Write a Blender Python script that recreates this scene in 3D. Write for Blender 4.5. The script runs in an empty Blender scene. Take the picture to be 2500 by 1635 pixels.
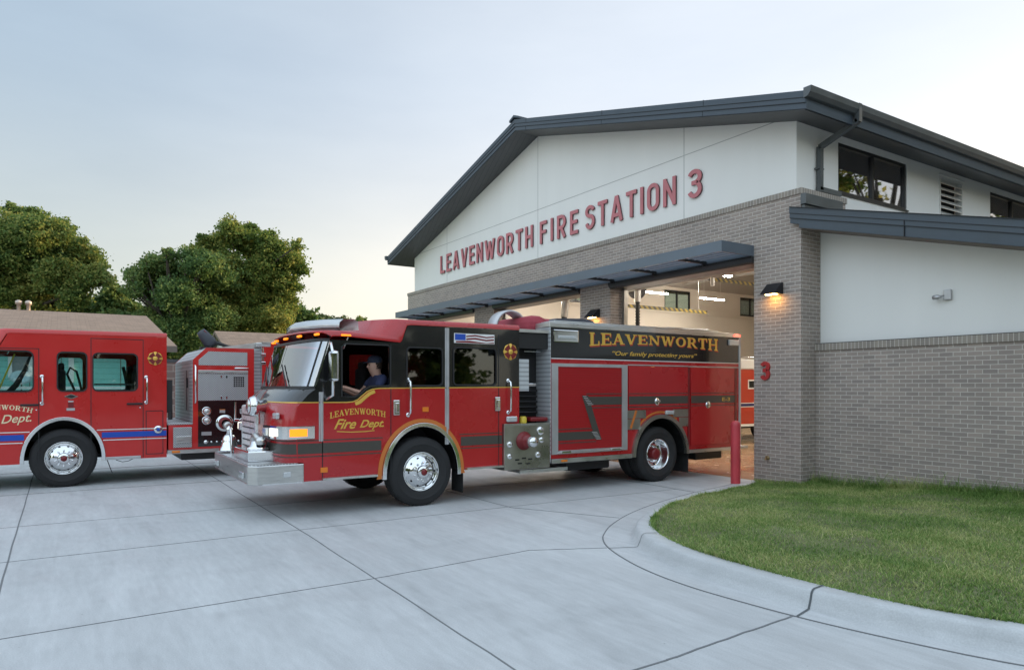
import bpy, bmesh, math, random
import numpy as np
from mathutils import Vector, Matrix
from mathutils.geometry import tessellate_polygon
R = math.radians; PI = math.pi
scn = bpy.context.scene; COL = scn.collection
random.seed(3)

# ------------------------------------------------------------------ camera, world, sun
cd = bpy.data.cameras.new('camera'); cam = bpy.data.objects.new('camera', cd); COL.objects.link(cam)
cam.location = (0, 0, 1.77); cam.rotation_euler = (R(90), 0, math.atan(2630/1702.))
cd.sensor_width = 36; cd.lens = 1702/2500*36; cd.shift_y = (944-817.5)/2500
cd.clip_start = .05; cd.clip_end = 3000
scn.camera = cam
SUN_EL, SUN_AZ = R(11), R(1)          # azimuth from +y towards +x
w = bpy.data.worlds.new('World'); scn.world = w; w.use_nodes = True
nt = w.node_tree; N = nt.nodes; bg = N['Background']
sky = N.new('ShaderNodeTexSky'); sky.sky_type = 'NISHITA'; sky.sun_disc = False
sky.sun_elevation = SUN_EL; sky.sun_rotation = SUN_AZ; sky.air_density = 1.0; sky.dust_density = 1.2; sky.ozone_density = 3.5
tc = N.new('ShaderNodeTexCoord')
mp = N.new('ShaderNodeMapping'); mp.inputs['Scale'].default_value = (1.2, 1.2, 4.5)
nz = N.new('ShaderNodeTexNoise'); nz.inputs['Scale'].default_value = 1.7; nz.inputs['Detail'].default_value = 7; nz.inputs['Roughness'].default_value = .55
rp = N.new('ShaderNodeValToRGB'); rp.color_ramp.elements[0].position = .36; rp.color_ramp.elements[1].position = .8
rp.color_ramp.elements[0].color = (.70, .70, .70, 1); rp.color_ramp.elements[1].color = (.84, .84, .84, 1)
mx = N.new('ShaderNodeMix'); mx.data_type = 'RGBA'
mx.inputs[7].default_value = (4.6, 5.65, 6.65, 1)
nt.links.new(tc.outputs['Generated'], mp.inputs['Vector']); nt.links.new(mp.outputs[0], nz.inputs['Vector'])
nt.links.new(nz.outputs['Fac'], rp.inputs[0]); nt.links.new(rp.outputs[0], mx.inputs[0])
nt.links.new(sky.outputs[0], mx.inputs[6])
# thin cloud: warm and pale towards the sun; unseen overhead and east brightened as added fill
def sky_band(vec, lo, hi, a, b, src):
    d = N.new('ShaderNodeVectorMath'); d.operation = 'DOT_PRODUCT'; d.inputs[1].default_value = Vector(vec).normalized(); nt.links.new(tc.outputs['Generated'], d.inputs[0])
    r_ = N.new('ShaderNodeMapRange'); r_.interpolation_type = 'SMOOTHSTEP'; r_.inputs[1].default_value = lo; r_.inputs[2].default_value = hi; nt.links.new(d.outputs['Value'], r_.inputs[0])
    m_ = N.new('ShaderNodeMix'); m_.data_type = 'RGBA'; m_.inputs[6].default_value = (*a, 1); m_.inputs[7].default_value = (*b, 1); nt.links.new(r_.outputs[0], m_.inputs[0])
    q = N.new('ShaderNodeMix'); q.data_type = 'RGBA'; q.blend_type = 'MULTIPLY'; q.inputs[0].default_value = 1
    nt.links.new(src, q.inputs[6]); nt.links.new(m_.outputs[2], q.inputs[7]); return q.outputs[2]
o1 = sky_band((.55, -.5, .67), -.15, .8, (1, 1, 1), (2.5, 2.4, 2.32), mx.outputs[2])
o2 = sky_band((-.35, .93, .12), .30, 1.0, (1, 1, 1), (1.75, 1.5, 1.36), o1)
o3 = sky_band((0, 0, 1), 0, .42, (1.62, 1.32, .98), (1, 1, 1), o2)
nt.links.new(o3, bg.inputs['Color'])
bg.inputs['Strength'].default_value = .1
sd = bpy.data.lights.new('sun', 'SUN'); sun = bpy.data.objects.new('sun', sd); COL.objects.link(sun)
sd.energy = 5; sd.angle = R(.6); sd.color = (1, .74, .42)
sv = Vector((math.sin(SUN_AZ)*math.cos(SUN_EL), math.cos(SUN_AZ)*math.cos(SUN_EL), math.sin(SUN_EL)))
sun.rotation_euler = sv.to_track_quat('Z', 'Y').to_euler(); sun.location = (0, 40, 40)
scn.view_settings.view_transform = 'Standard'; scn.view_settings.look = 'None'
scn.view_settings.exposure = 0.36; scn.view_settings.gamma = 1

# ------------------------------------------------------------------ materials
def M(name, col, rough=.5, metal=0, coat=0, emis=None, es=0, noise=None, bump=None, spec=.5, coatr=.05):
    m = bpy.data.materials.new(name); m.use_nodes = True
    t = m.node_tree; p = t.nodes['Principled BSDF']
    p.inputs['Base Color'].default_value = (*col, 1); p.inputs['Roughness'].default_value = rough
    p.inputs['Metallic'].default_value = metal; p.inputs['Coat Weight'].default_value = coat
    p.inputs['Coat Roughness'].default_value = coatr; p.inputs['Specular IOR Level'].default_value = spec
    if emis: p.inputs['Emission Color'].default_value = (*emis, 1); p.inputs['Emission Strength'].default_value = es
    if noise:   # (scale, amount, stretch)
        sc, am, st = noise
        c = t.nodes.new('ShaderNodeTexCoord'); mpp = t.nodes.new('ShaderNodeMapping'); mpp.inputs['Scale'].default_value = st
        n = t.nodes.new('ShaderNodeTexNoise'); n.inputs['Scale'].default_value = sc; n.inputs['Detail'].default_value = 6
        t.links.new(c.outputs['Object'], mpp.inputs[0]); t.links.new(mpp.outputs[0], n.inputs['Vector'])
        r = t.nodes.new('ShaderNodeMapRange'); r.inputs[1].default_value = .3; r.inputs[2].default_value = .7
        r.inputs[3].default_value = 1-am; r.inputs[4].default_value = 1+am
        t.links.new(n.outputs['Fac'], r.inputs[0])
        mm = t.nodes.new('ShaderNodeVectorMath'); mm.operation = 'SCALE'; mm.inputs[0].default_value = col
        t.links.new(r.outputs[0], mm.inputs['Scale']); t.links.new(mm.outputs[0], p.inputs['Base Color'])
        rr = t.nodes.new('ShaderNodeMapRange'); rr.inputs[1].default_value = .3; rr.inputs[2].default_value = .7
        rr.inputs[3].default_value = max(0, rough-.07); rr.inputs[4].default_value = min(1, rough+.09)
        t.links.new(n.outputs['Fac'], rr.inputs[0]); t.links.new(rr.outputs[0], p.inputs['Roughness'])
    if bump:    # (scale, strength, distance)
        c = t.nodes.new('ShaderNodeTexCoord'); n = t.nodes.new('ShaderNodeTexNoise'); n.inputs['Scale'].default_value = bump[0]; n.inputs['Detail'].default_value = 4
        b = t.nodes.new('ShaderNodeBump'); b.inputs['Strength'].default_value = bump[1]; b.inputs['Distance'].default_value = bump[2]
        t.links.new(c.outputs['Object'], n.inputs['Vector']); t.links.new(n.outputs['Fac'], b.inputs['Height']); t.links.new(b.outputs[0], p.inputs['Normal'])
    return m

def coord_uv(t):
    """(horizontal, z) wall coordinates from object position and normal"""
    g = t.nodes.new('ShaderNodeNewGeometry'); c = t.nodes.new('ShaderNodeTexCoord')
    sn = t.nodes.new('ShaderNodeSeparateXYZ'); sp = t.nodes.new('ShaderNodeSeparateXYZ')
    t.links.new(g.outputs['Normal'], sn.inputs[0]); t.links.new(c.outputs['Object'], sp.inputs[0])
    a = t.nodes.new('ShaderNodeMath'); a.operation = 'ABSOLUTE'; t.links.new(sn.outputs[0], a.inputs[0])
    gt = t.nodes.new('ShaderNodeMath'); gt.operation = 'GREATER_THAN'; gt.inputs[1].default_value = .6; t.links.new(a.outputs[0], gt.inputs[0])
    mi = t.nodes.new('ShaderNodeMix'); mi.data_type = 'FLOAT'
    t.links.new(gt.outputs[0], mi.inputs[0]); t.links.new(sp.outputs[0], mi.inputs[2]); t.links.new(sp.outputs[1], mi.inputs[3])
    cb = t.nodes.new('ShaderNodeCombineXYZ'); t.links.new(mi.outputs[0], cb.inputs[0]); t.links.new(sp.outputs[2], cb.inputs[1])
    return cb

def brick_mat(name, c1, c2, mortar, bw, rh, ms, off=.5, zoff=0, roof=False):
    m = bpy.data.materials.new(name); m.use_nodes = True; t = m.node_tree; p = t.nodes['Principled BSDF']
    cb = coord_uv(t)
    if roof:
        c0 = t.nodes.new('ShaderNodeTexCoord'); s0 = t.nodes.new('ShaderNodeSeparateXYZ'); t.links.new(c0.outputs['Object'], s0.inputs[0])
        cb = t.nodes.new('ShaderNodeCombineXYZ'); t.links.new(s0.outputs[1], cb.inputs[0]); t.links.new(s0.outputs[0], cb.inputs[1])
    add = t.nodes.new('ShaderNodeVectorMath'); add.operation = 'ADD'; add.inputs[1].default_value = (40*bw, -zoff, 0)
    t.links.new(cb.outputs[0], add.inputs[0])
    b = t.nodes.new('ShaderNodeTexBrick'); b.offset = off; b.inputs['Scale'].default_value = 1
    b.inputs['Color1'].default_value = (*c1, 1); b.inputs['Color2'].default_value = (*c2, 1); b.inputs['Mortar'].default_value = (*mortar, 1)
    b.inputs['Mortar Size'].default_value = ms; b.inputs['Mortar Smooth'].default_value = .15; b.inputs['Bias'].default_value = 0
    b.inputs['Brick Width'].default_value = bw; b.inputs['Row Height'].default_value = rh
    t.links.new(add.outputs[0], b.inputs['Vector'])
    n = t.nodes.new('ShaderNodeTexNoise'); n.inputs['Scale'].default_value = 1.3; n.inputs['Detail'].default_value = 8
    c = t.nodes.new('ShaderNodeTexCoord'); t.links.new(c.outputs['Object'], n.inputs['Vector'])
    r = t.nodes.new('ShaderNodeMapRange'); r.inputs[3].default_value = .82; r.inputs[4].default_value = 1.18; t.links.new(n.outputs['Fac'], r.inputs[0])
    mm = t.nodes.new('ShaderNodeVectorMath'); mm.operation = 'SCALE'; t.links.new(b.outputs['Color'], mm.inputs[0]); t.links.new(r.outputs[0], mm.inputs['Scale'])
    t.links.new(mm.outputs[0], p.inputs['Base Color']); p.inputs['Roughness'].default_value = .85
    n2 = t.nodes.new('ShaderNodeTexNoise'); n2.inputs['Scale'].default_value = 60; t.links.new(c.outputs['Object'], n2.inputs['Vector'])
    inv = t.nodes.new('ShaderNodeMath'); inv.operation = 'MULTIPLY_ADD'; inv.inputs[1].default_value = -1; t.links.new(b.outputs['Fac'], inv.inputs[0])
    ms2 = t.nodes.new('ShaderNodeMath'); ms2.operation = 'MULTIPLY'; ms2.inputs[1].default_value = .3; t.links.new(n2.outputs['Fac'], ms2.inputs[0]); t.links.new(ms2.outputs[0], inv.inputs[2])
    bp = t.nodes.new('ShaderNodeBump'); bp.inputs['Strength'].default_value = .6; bp.inputs['Distance'].default_value = .006
    t.links.new(inv.outputs[0], bp.inputs['Height']); t.links.new(bp.outputs[0], p.inputs['Normal'])
    return m

def stripe_mat(name, c1, c2, axis, scale, sharp=.5, rough=.5, metal=0, bumpd=.006):
    """fine parallel ribs or bands along one object axis"""
    m = bpy.data.materials.new(name); m.use_nodes = True; t = m.node_tree; p = t.nodes['Principled BSDF']
    c = t.nodes.new('ShaderNodeTexCoord'); s = t.nodes.new('ShaderNodeSeparateXYZ'); t.links.new(c.outputs['Object'], s.inputs[0])
    if axis == 'd':
        a = t.nodes.new('ShaderNodeMath'); a.operation = 'ADD'; t.links.new(s.outputs[1], a.inputs[0]); t.links.new(s.outputs[2], a.inputs[1])
        src = a.outputs[0]
    else: src = s.outputs['xyz'.index(axis)]
    a = t.nodes.new('ShaderNodeMath'); a.operation = 'MULTIPLY'; a.inputs[1].default_value = scale; t.links.new(src, a.inputs[0])
    f = t.nodes.new('ShaderNodeMath'); f.operation = 'FRACT'; t.links.new(a.outputs[0], f.inputs[0])
    g = t.nodes.new('ShaderNodeMath'); g.operation = 'GREATER_THAN'; g.inputs[1].default_value = sharp; t.links.new(f.outputs[0], g.inputs[0])
    mi = t.nodes.new('ShaderNodeMix'); mi.data_type = 'RGBA'; mi.inputs[6].default_value = (*c1, 1); mi.inputs[7].default_value = (*c2, 1)
    t.links.new(g.outputs[0], mi.inputs[0]); t.links.new(mi.outputs[2], p.inputs['Base Color'])
    p.inputs['Roughness'].default_value = rough; p.inputs['Metallic'].default_value = metal
    if bumpd:
        bp = t.nodes.new('ShaderNodeBump'); bp.inputs['Distance'].default_value = bumpd; bp.inputs['Strength'].default_value = .8
        t.links.new(f.outputs[0], bp.inputs['Height']); t.links.new(bp.outputs[0], p.inputs['Normal'])
    return m

def tread_mat(name, col, sc):
    m = bpy.data.materials.new(name); m.use_nodes = True; t = m.node_tree; p = t.nodes['Principled BSDF']
    cb = coord_uv(t)
    mp_ = t.nodes.new('ShaderNodeMapping'); mp_.inputs['Scale'].default_value = (sc, sc, sc); mp_.inputs['Rotation'].default_value = (0, 0, R(45)); t.links.new(cb.outputs[0], mp_.inputs[0])
    ck = t.nodes.new('ShaderNodeTexVoronoi'); ck.inputs['Randomness'].default_value = 0; ck.inputs['Scale'].default_value = 1; t.links.new(mp_.outputs[0], ck.inputs['Vector'])
    g = t.nodes.new('ShaderNodeMapRange'); g.inputs[1].default_value = .25; g.inputs[2].default_value = .38; g.inputs[3].default_value = 1; g.inputs[4].default_value = 0; t.links.new(ck.outputs['Distance'], g.inputs[0])
    mi = t.nodes.new('ShaderNodeMix'); mi.data_type = 'RGBA'; mi.inputs[6].default_value = (*[c*.72 for c in col], 1); mi.inputs[7].default_value = (*[min(1, c*1.35) for c in col], 1)
    t.links.new(g.outputs[0], mi.inputs[0]); t.links.new(mi.outputs[2], p.inputs['Base Color'])
    bp = t.nodes.new('ShaderNodeBump'); bp.inputs['Distance'].default_value = .004; bp.inputs['Strength'].default_value = .8; t.links.new(g.outputs[0], bp.inputs['Height']); t.links.new(bp.outputs[0], p.inputs['Normal'])
    p.inputs['Metallic'].default_value = .85; p.inputs['Roughness'].default_value = .38
    return m

def glass_mat(name, tint, refl=.08, rough=.02, opac=0, dark=(.01, .012, .012)):
    m = bpy.data.materials.new(name); m.use_nodes = True; t = m.node_tree; t.nodes.remove(t.nodes['Principled BSDF'])
    out = t.nodes['Material Output']; tr = t.nodes.new('ShaderNodeBsdfTransparent'); tr.inputs[0].default_value = (*tint, 1)
    gl = t.nodes.new('ShaderNodeBsdfGlossy'); gl.inputs['Roughness'].default_value = rough; gl.inputs['Color'].default_value = (.95, .97, 1, 1)
    lw = t.nodes.new('ShaderNodeLayerWeight'); lw.inputs[0].default_value = .25
    r = t.nodes.new('ShaderNodeMapRange'); r.inputs[3].default_value = refl; r.inputs[4].default_value = .95; t.links.new(lw.outputs['Fresnel'], r.inputs[0])
    ms_ = t.nodes.new('ShaderNodeMixShader'); t.links.new(r.outputs[0], ms_.inputs[0]); t.links.new(tr.outputs[0], ms_.inputs[1]); t.links.new(gl.outputs[0], ms_.inputs[2])
    if opac:
        df = t.nodes.new('ShaderNodeBsdfDiffuse'); df.inputs[0].default_value = (*dark, 1)
        m2 = t.nodes.new('ShaderNodeMixShader'); m2.inputs[0].default_value = opac
        t.links.new(tr.outputs[0], m2.inputs[1]); t.links.new(df.outputs[0], m2.inputs[2]); t.links.new(m2.outputs[0], ms_.inputs[1])
    t.links.new(ms_.outputs[0], out.inputs[0])
    return m

def leaf_mat(name, c1, c2, c3, patch=0, tl_=.3):
    m = bpy.data.materials.new(name); m.use_nodes = True; t = m.node_tree; p = t.nodes['Principled BSDF']
    g = t.nodes.new('ShaderNodeNewGeometry'); r = t.nodes.new('ShaderNodeValToRGB')
    e = r.color_ramp.elements; e[0].color = (*c1, 1); e[1].color = (*c3, 1); n = e.new(.5); n.color = (*c2, 1)
    t.links.new(g.outputs['Random Per Island'], r.inputs[0])
    if patch:
        c = t.nodes.new('ShaderNodeTexCoord'); n_ = t.nodes.new('ShaderNodeTexNoise'); n_.inputs['Scale'].default_value = patch; n_.inputs['Detail'].default_value = 5; t.links.new(c.outputs['Object'], n_.inputs['Vector'])
        a_ = t.nodes.new('ShaderNodeMath'); a_.operation = 'MULTIPLY_ADD'; a_.inputs[1].default_value = 2.2; a_.inputs[2].default_value = -1.1; t.links.new(n_.outputs['Fac'], a_.inputs[0])
        b_ = t.nodes.new('ShaderNodeMath'); b_.operation = 'ADD'; b_.use_clamp = True; t.links.new(a_.outputs[0], b_.inputs[0]); t.links.new(g.outputs['Random Per Island'], b_.inputs[1]); t.links.new(b_.outputs[0], r.inputs[0])
    t.links.new(r.outputs[0], p.inputs['Base Color']); p.inputs['Roughness'].default_value = .6; p.inputs['Specular IOR Level'].default_value = .25
    tl = t.nodes.new('ShaderNodeBsdfTranslucent'); t.links.new(r.outputs[0], tl.inputs[0])
    ms_ = t.nodes.new('ShaderNodeMixShader'); ms_.inputs[0].default_value = tl_
    t.links.new(p.outputs[0], ms_.inputs[1]); t.links.new(tl.outputs[0], ms_.inputs[2]); t.links.new(ms_.outputs[0], t.nodes['Material Output'].inputs[0])
    return m

def concrete_mat(name, col, tracks=True):
    m = bpy.data.materials.new(name); m.use_nodes = True; t = m.node_tree; p = t.nodes['Principled BSDF']
    c = t.nodes.new('ShaderNodeTexCoord')
    def noise(sc, det, stretch=(1, 1, 1), rot=0, dist=0):
        q = t.nodes.new('ShaderNodeMapping'); q.inputs['Scale'].default_value = stretch; q.inputs['Rotation'].default_value = (0, 0, rot)
        t.links.new(c.outputs['Object'], q.inputs[0])
        n = t.nodes.new('ShaderNodeTexNoise'); n.inputs['Scale'].default_value = sc; n.inputs['Detail'].default_value = det; n.inputs['Distortion'].default_value = dist
        t.links.new(q.outputs[0], n.inputs['Vector']); return n.outputs['Fac']
    def rng(s, a, b, lo=.3, hi=.7):
        r = t.nodes.new('ShaderNodeMapRange'); r.inputs[1].default_value = lo; r.inputs[2].default_value = hi; r.inputs[3].default_value = a; r.inputs[4].default_value = b
        t.links.new(s, r.inputs[0]); return r.outputs[0]
    def mul(a, b):
        n = t.nodes.new('ShaderNodeMath'); n.operation = 'MULTIPLY'; t.links.new(a, n.inputs[0]); t.links.new(b, n.inputs[1]); return n.outputs[0]
    v = rng(noise(.35, 5), .93, 1.06)
    v = mul(v, rng(noise(1.1, 8, (.35, 2.6, 1), R(-12), .6), .92, 1.06))       # broom / wear streaks along the drive
    v = mul(v, rng(noise(3.0, 6, (.25, 3, 1), R(28), 1.2), .95, 1.03))         # scuffs in the turning direction
    v = mul(v, rng(noise(90, 2), .92, 1.08)); v = mul(v, rng(noise(9, 6, (.5, 2, 1), R(-14)), .94, 1.05))
    v = mul(v, rng(noise(.9, 9, (1, 1, 1), 0, 1.5), .95, 1.0, .30, .42))       # darker stains
    if tracks:     # faint curved tyre tracks
        for loc, sc_, am in (((9, 13, 0), .62, .93), ((15, -3, 0), .45, .95)):
            q = t.nodes.new('ShaderNodeMapping'); q.inputs['Location'].default_value = loc; t.links.new(c.outputs['Object'], q.inputs[0])
            wv = t.nodes.new('ShaderNodeTexWave'); wv.wave_type = 'RINGS'; wv.rings_direction = 'Z'; wv.inputs['Scale'].default_value = sc_; wv.inputs['Distortion'].default_value = 1.2; wv.inputs['Detail'].default_value = 2; t.links.new(q.outputs[0], wv.inputs['Vector'])
            a = rng(wv.outputs['Fac'], 0, 1, .72, .95); b = rng(noise(.6, 4), 0, 1, .45, .62)
            v = mul(v, rng(mul(a, b), 1, am, 0, 1))
    sp = t.nodes.new('ShaderNodeTexVoronoi'); sp.inputs['Scale'].default_value = 3.1; t.links.new(c.outputs['Object'], sp.inputs['Vector'])
    v = mul(v, rng(sp.outputs['Distance'], .55, 1.0, .012, .028))              # small spots
    mm = t.nodes.new('ShaderNodeVectorMath'); mm.operation = 'SCALE'; mm.inputs[0].default_value = col; t.links.new(v, mm.inputs['Scale'])
    t.links.new(mm.outputs[0], p.inputs['Base Color'])
    t.links.new(rng(noise(2, 5), .5, .72), p.inputs['Roughness'])
    bp = t.nodes.new('ShaderNodeBump'); bp.inputs['Distance'].default_value = .003; bp.inputs['Strength'].default_value = .35
    t.links.new(noise(45, 5, (.4, 2.5, 1)), bp.inputs['Height']); t.links.new(bp.outputs[0], p.inputs['Normal'])
    return m

MA = dict(
 brick=brick_mat('brown_grey_brick', (.35,.288,.25), (.262,.222,.20), (.55,.505,.45), .2032, .0677, .0052),
 rowlock=brick_mat('rowlock_brick', (.30,.26,.22), (.245,.215,.19), (.52,.48,.42), .0677, .4, .0052, 0, 2.3),
 cmu=brick_mat('split_block', (.22,.145,.12), (.17,.115,.10), (.42,.38,.34), .406, .203, .006),
 stucco=M('white_stucco', (.79,.78,.75), .9, bump=(140,.25,.002), noise=(1.1,.02,(1.6,1.6,.22))),
 joint=M('reveal_joint', (.42,.42,.41), .9),
 roofmetal=M('slate_blue_metal', (.058,.075,.094), .38, .2, noise=(3,.10,(1,1,1))),
 gutter=M('dark_bronze_metal', (.10,.11,.115), .35, .3, noise=(3,.10,(1,1,1))),
 dark_line=M('dark_seam', (.012,.014,.017), .6),
 soffit=stripe_mat('ribbed_soffit', (.055,.06,.065), (.085,.09,.095), 'd', 6.5, .12, .5, .2),
 canopy=M('grey_blue_canopy_metal', (.125,.155,.19), .35, .2, noise=(2,.08,(1,1,1))),
 slat=M('canopy_slat_metal', (.15,.165,.20), .35, .3),
 frame=M('dark_bronze_frame', (.035,.035,.037), .35, .3),
 louver=M('pale_louver_metal', (.7,.7,.68), .4, .2),
 sign=M('dull_red_letters', (.50,.16,.175), .45, noise=(4,.08,(1,1,1))),
 signdark=M('letter_edge', (.06,.02,.025), .5),
 num=M('red_number', (.40,.03,.03), .45),
 lamp=M('black_lamp_housing', (.02,.02,.024), .35, .3),
 glow=M('warm_lamp_glow', (1,.6,.2), .5, emis=(1,.50,.14), es=45),
 tube=M('fluorescent_glow', (1,1,1), .5, emis=(1,.92,.80), es=190),
 bollard=M('red_plastic_sleeve', (.52,.05,.065), .42, noise=(3,.12,(1,1,1)), bump=(30,.15,.002)),
 interior=M('beige_painted_wall', (.66,.61,.53), .8, noise=(1.2,.03,(1,1,1))),
 ceiling=M('grey_ceiling', (.36,.345,.32), .7),
 floor=M('sealed_garage_floor', (.34,.23,.13), .22, noise=(.9,.16,(1,1,1))),
 duct=M('galvanised_duct', (.42,.41,.39), .35, .8, noise=(4,.15,(1,1,1))),
 hazard=stripe_mat('hazard_stripe', (.22,.155,.02), (.015,.015,.015), 'd', 4.6, .5, .5, 0, 0),
 concrete=concrete_mat('broomed_concrete', (.49,.50,.505)),
 kerb=concrete_mat('kerb_concrete', (.50,.51,.515)),
 joint2=M('tooled_joint', (.17,.175,.18), .9),
 joint3=M('expansion_joint_filler', (.10,.11,.115), .9),
 soil=M('lawn_soil', (.14,.15,.065), .95, noise=(2,.3,(1,1,1)), bump=(12,.6,.02)),
 ground=M('dry_ground', (.09,.10,.05), .95, noise=(.3,.3,(1,1,1))),
 grass=leaf_mat('grass_blades', (.105,.20,.045), (.225,.345,.085), (.50,.50,.22), .9),
 red=M('fire_engine_red', (.50,.012,.010), .30, 0, .55, noise=(1.5,.05,(1,1,1)), spec=.5),
 red2=M('orange_red_paint', (.42,.035,.01), .3, 0, .7),
 redB=M('deep_red_paint', (.40,.009,.013), .28, 0, .5, noise=(1.5,.05,(1,1,1))),
 black=M('gloss_black_paint', (.008,.008,.009), .2, 0, .8),
 rubber=M('tyre_rubber', (.017,.017,.018), .75, noise=(8,.3,(1,1,1)), bump=(20,.3,.004)),
 plastic=M('black_plastic', (.012,.012,.013), .5),
 chrome=M('chrome', (.78,.79,.80), .1, 1, noise=(2,.05,(1,1,1))),
 alu=M('brushed_aluminium', (.62,.62,.61), .33, 1, noise=(4,.1,(1,1,8))),
 satin=M('satin_aluminium_trim', (.52,.52,.53), .42, .7, noise=(4,.08,(1,1,1))),
 tread=tread_mat('tread_plate', (.5,.51,.52), 34),
 ribbed=stripe_mat('ribbed_aluminium', (.40,.41,.43), (.62,.64,.66), 'z', 14, .35, .4, .25, .01),
 slats=stripe_mat('red_shutter_slats', (.27,.006,.01), (.37,.01,.014), 'z', 24, .14, .35, 0, .006),
 aluslats=stripe_mat('silver_shutter_slats', (.5,.52,.54), (.66,.68,.7), 'z', 24, .14, .35, .6, .006),
 gold=M('gold_leaf', (.72,.45,.08), .42, .35), goldred=M('red_letter_shade', (.42,.03,.02), .5),
 cream=M('cream_lettering', (.75,.66,.42), .5),
 white=M('white_reflective', (.75,.75,.74), .4), blue=M('blue_reflective', (.012,.07,.42), .35),
 navy=M('navy_stripe', (.02,.02,.10), .4),
 olive=M('dark_grey_reflective', (.062,.056,.048), .35), orange=M('orange_reflective', (.55,.16,.03), .45),
 grille=M('polished_grille', (.72,.72,.72), .28, .45, noise=(5,.08,(1,1,1))),
 stainless=M('stainless_panel', (.36,.35,.31), .3, .9, noise=(3,.2,(1,1,1))),
 amber=M('amber_lens', (.9,.3,.02), .3, emis=(1,.20,.005), es=1.3), amberoff=M('amber_reflector', (.75,.2,.02), .3),
 redlamp=M('red_lens', (.8,.02,.01), .3, emis=(1,.05,.03), es=6),
 headlamp=M('lit_headlamp', (1,1,.9), .2, emis=(1,.93,.72), es=1.1),
 lens=M('clear_lens', (.55,.57,.58), .12, .3, .5), mirror=M('mirror_glass', (.85,.85,.85), .03, 1),
 cabglass=glass_mat('tinted_cab_glass', (.86,.93,.92), .04), darkglass=glass_mat('dark_cab_glass', (.33,.36,.36), .05),
 screen=glass_mat('windscreen_glass', (.60,.70,.74), .42),
 winglass=glass_mat('window_glass', (.42,.40,.36), .42), inglass=glass_mat('clerestory_glass', (.5,.55,.5), .12),
 seat=M('dark_upholstery', (.015,.015,.017), .8), cabin=M('grey_cab_lining', (.05,.05,.05), .8),
 yellow=M('yellow_strap', (.62,.52,.04), .6), hosered=M('red_hose_cover', (.33,.04,.06), .7), hosegrey=M('grey_cover', (.06,.065,.08), .6),
 shingle=brick_mat('brown_shingles', (.25,.185,.145), (.19,.14,.11), (.14,.105,.085), .30, .14, .008, .37, 0, True),
 teal=stripe_mat('teal_siding', (.16,.40,.36), (.26,.60,.55), 'z', 5.5, .08, .7, 0, .01),
 trimw=M('white_house_trim', (.72,.72,.70), .6), blind=M('grey_window_blind', (.22,.23,.24), .4), dish=M('pale_blue_dish', (.42,.55,.58), .5),
 fascia=M('brown_fascia', (.16,.13,.11), .7), capm=M('dark_coping', (.05,.055,.06), .5), pipe=M('vent_pipe_metal', (.5,.42,.36), .5, .6),
 bark=M('tree_bark', (.055,.045,.036), .9, noise=(3,.3,(1,1,3))),
 leafA=leaf_mat('leaves_green', (.075,.135,.04), (.15,.23,.06), (.28,.29,.08), .25, .45),
 leafB=leaf_mat('leaves_deep_green', (.065,.13,.045), (.13,.215,.065), (.23,.27,.08), .25, .4),
 leafC=leaf_mat('leaves_yellow_green', (.08,.14,.035), (.17,.235,.055), (.34,.32,.08), .25, .5),
 leafH=leaf_mat('leaves_far', (.045,.075,.03), (.075,.115,.04), (.13,.16,.055)),
 skin=M('skin', (.60,.36,.27), .55), shirt=M('navy_shirt', (.03,.04,.10), .85), cap=M('navy_cap', (.02,.03,.06), .7), hair=M('brown_hair', (.03,.018,.01), .8), brass=M('brass', (.35,.24,.12), .4, .8),
 wood=M('timber_ceiling', (.30,.13,.06), .6, noise=(3,.2,(1,12,1))),
 paper=M('printed_label', (.6,.6,.6), .5), dred=M('dark_red_knob', (.18,.012,.015), .35), yel=M('yellow_cap_plastic', (.6,.45,.04), .5),
)

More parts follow.
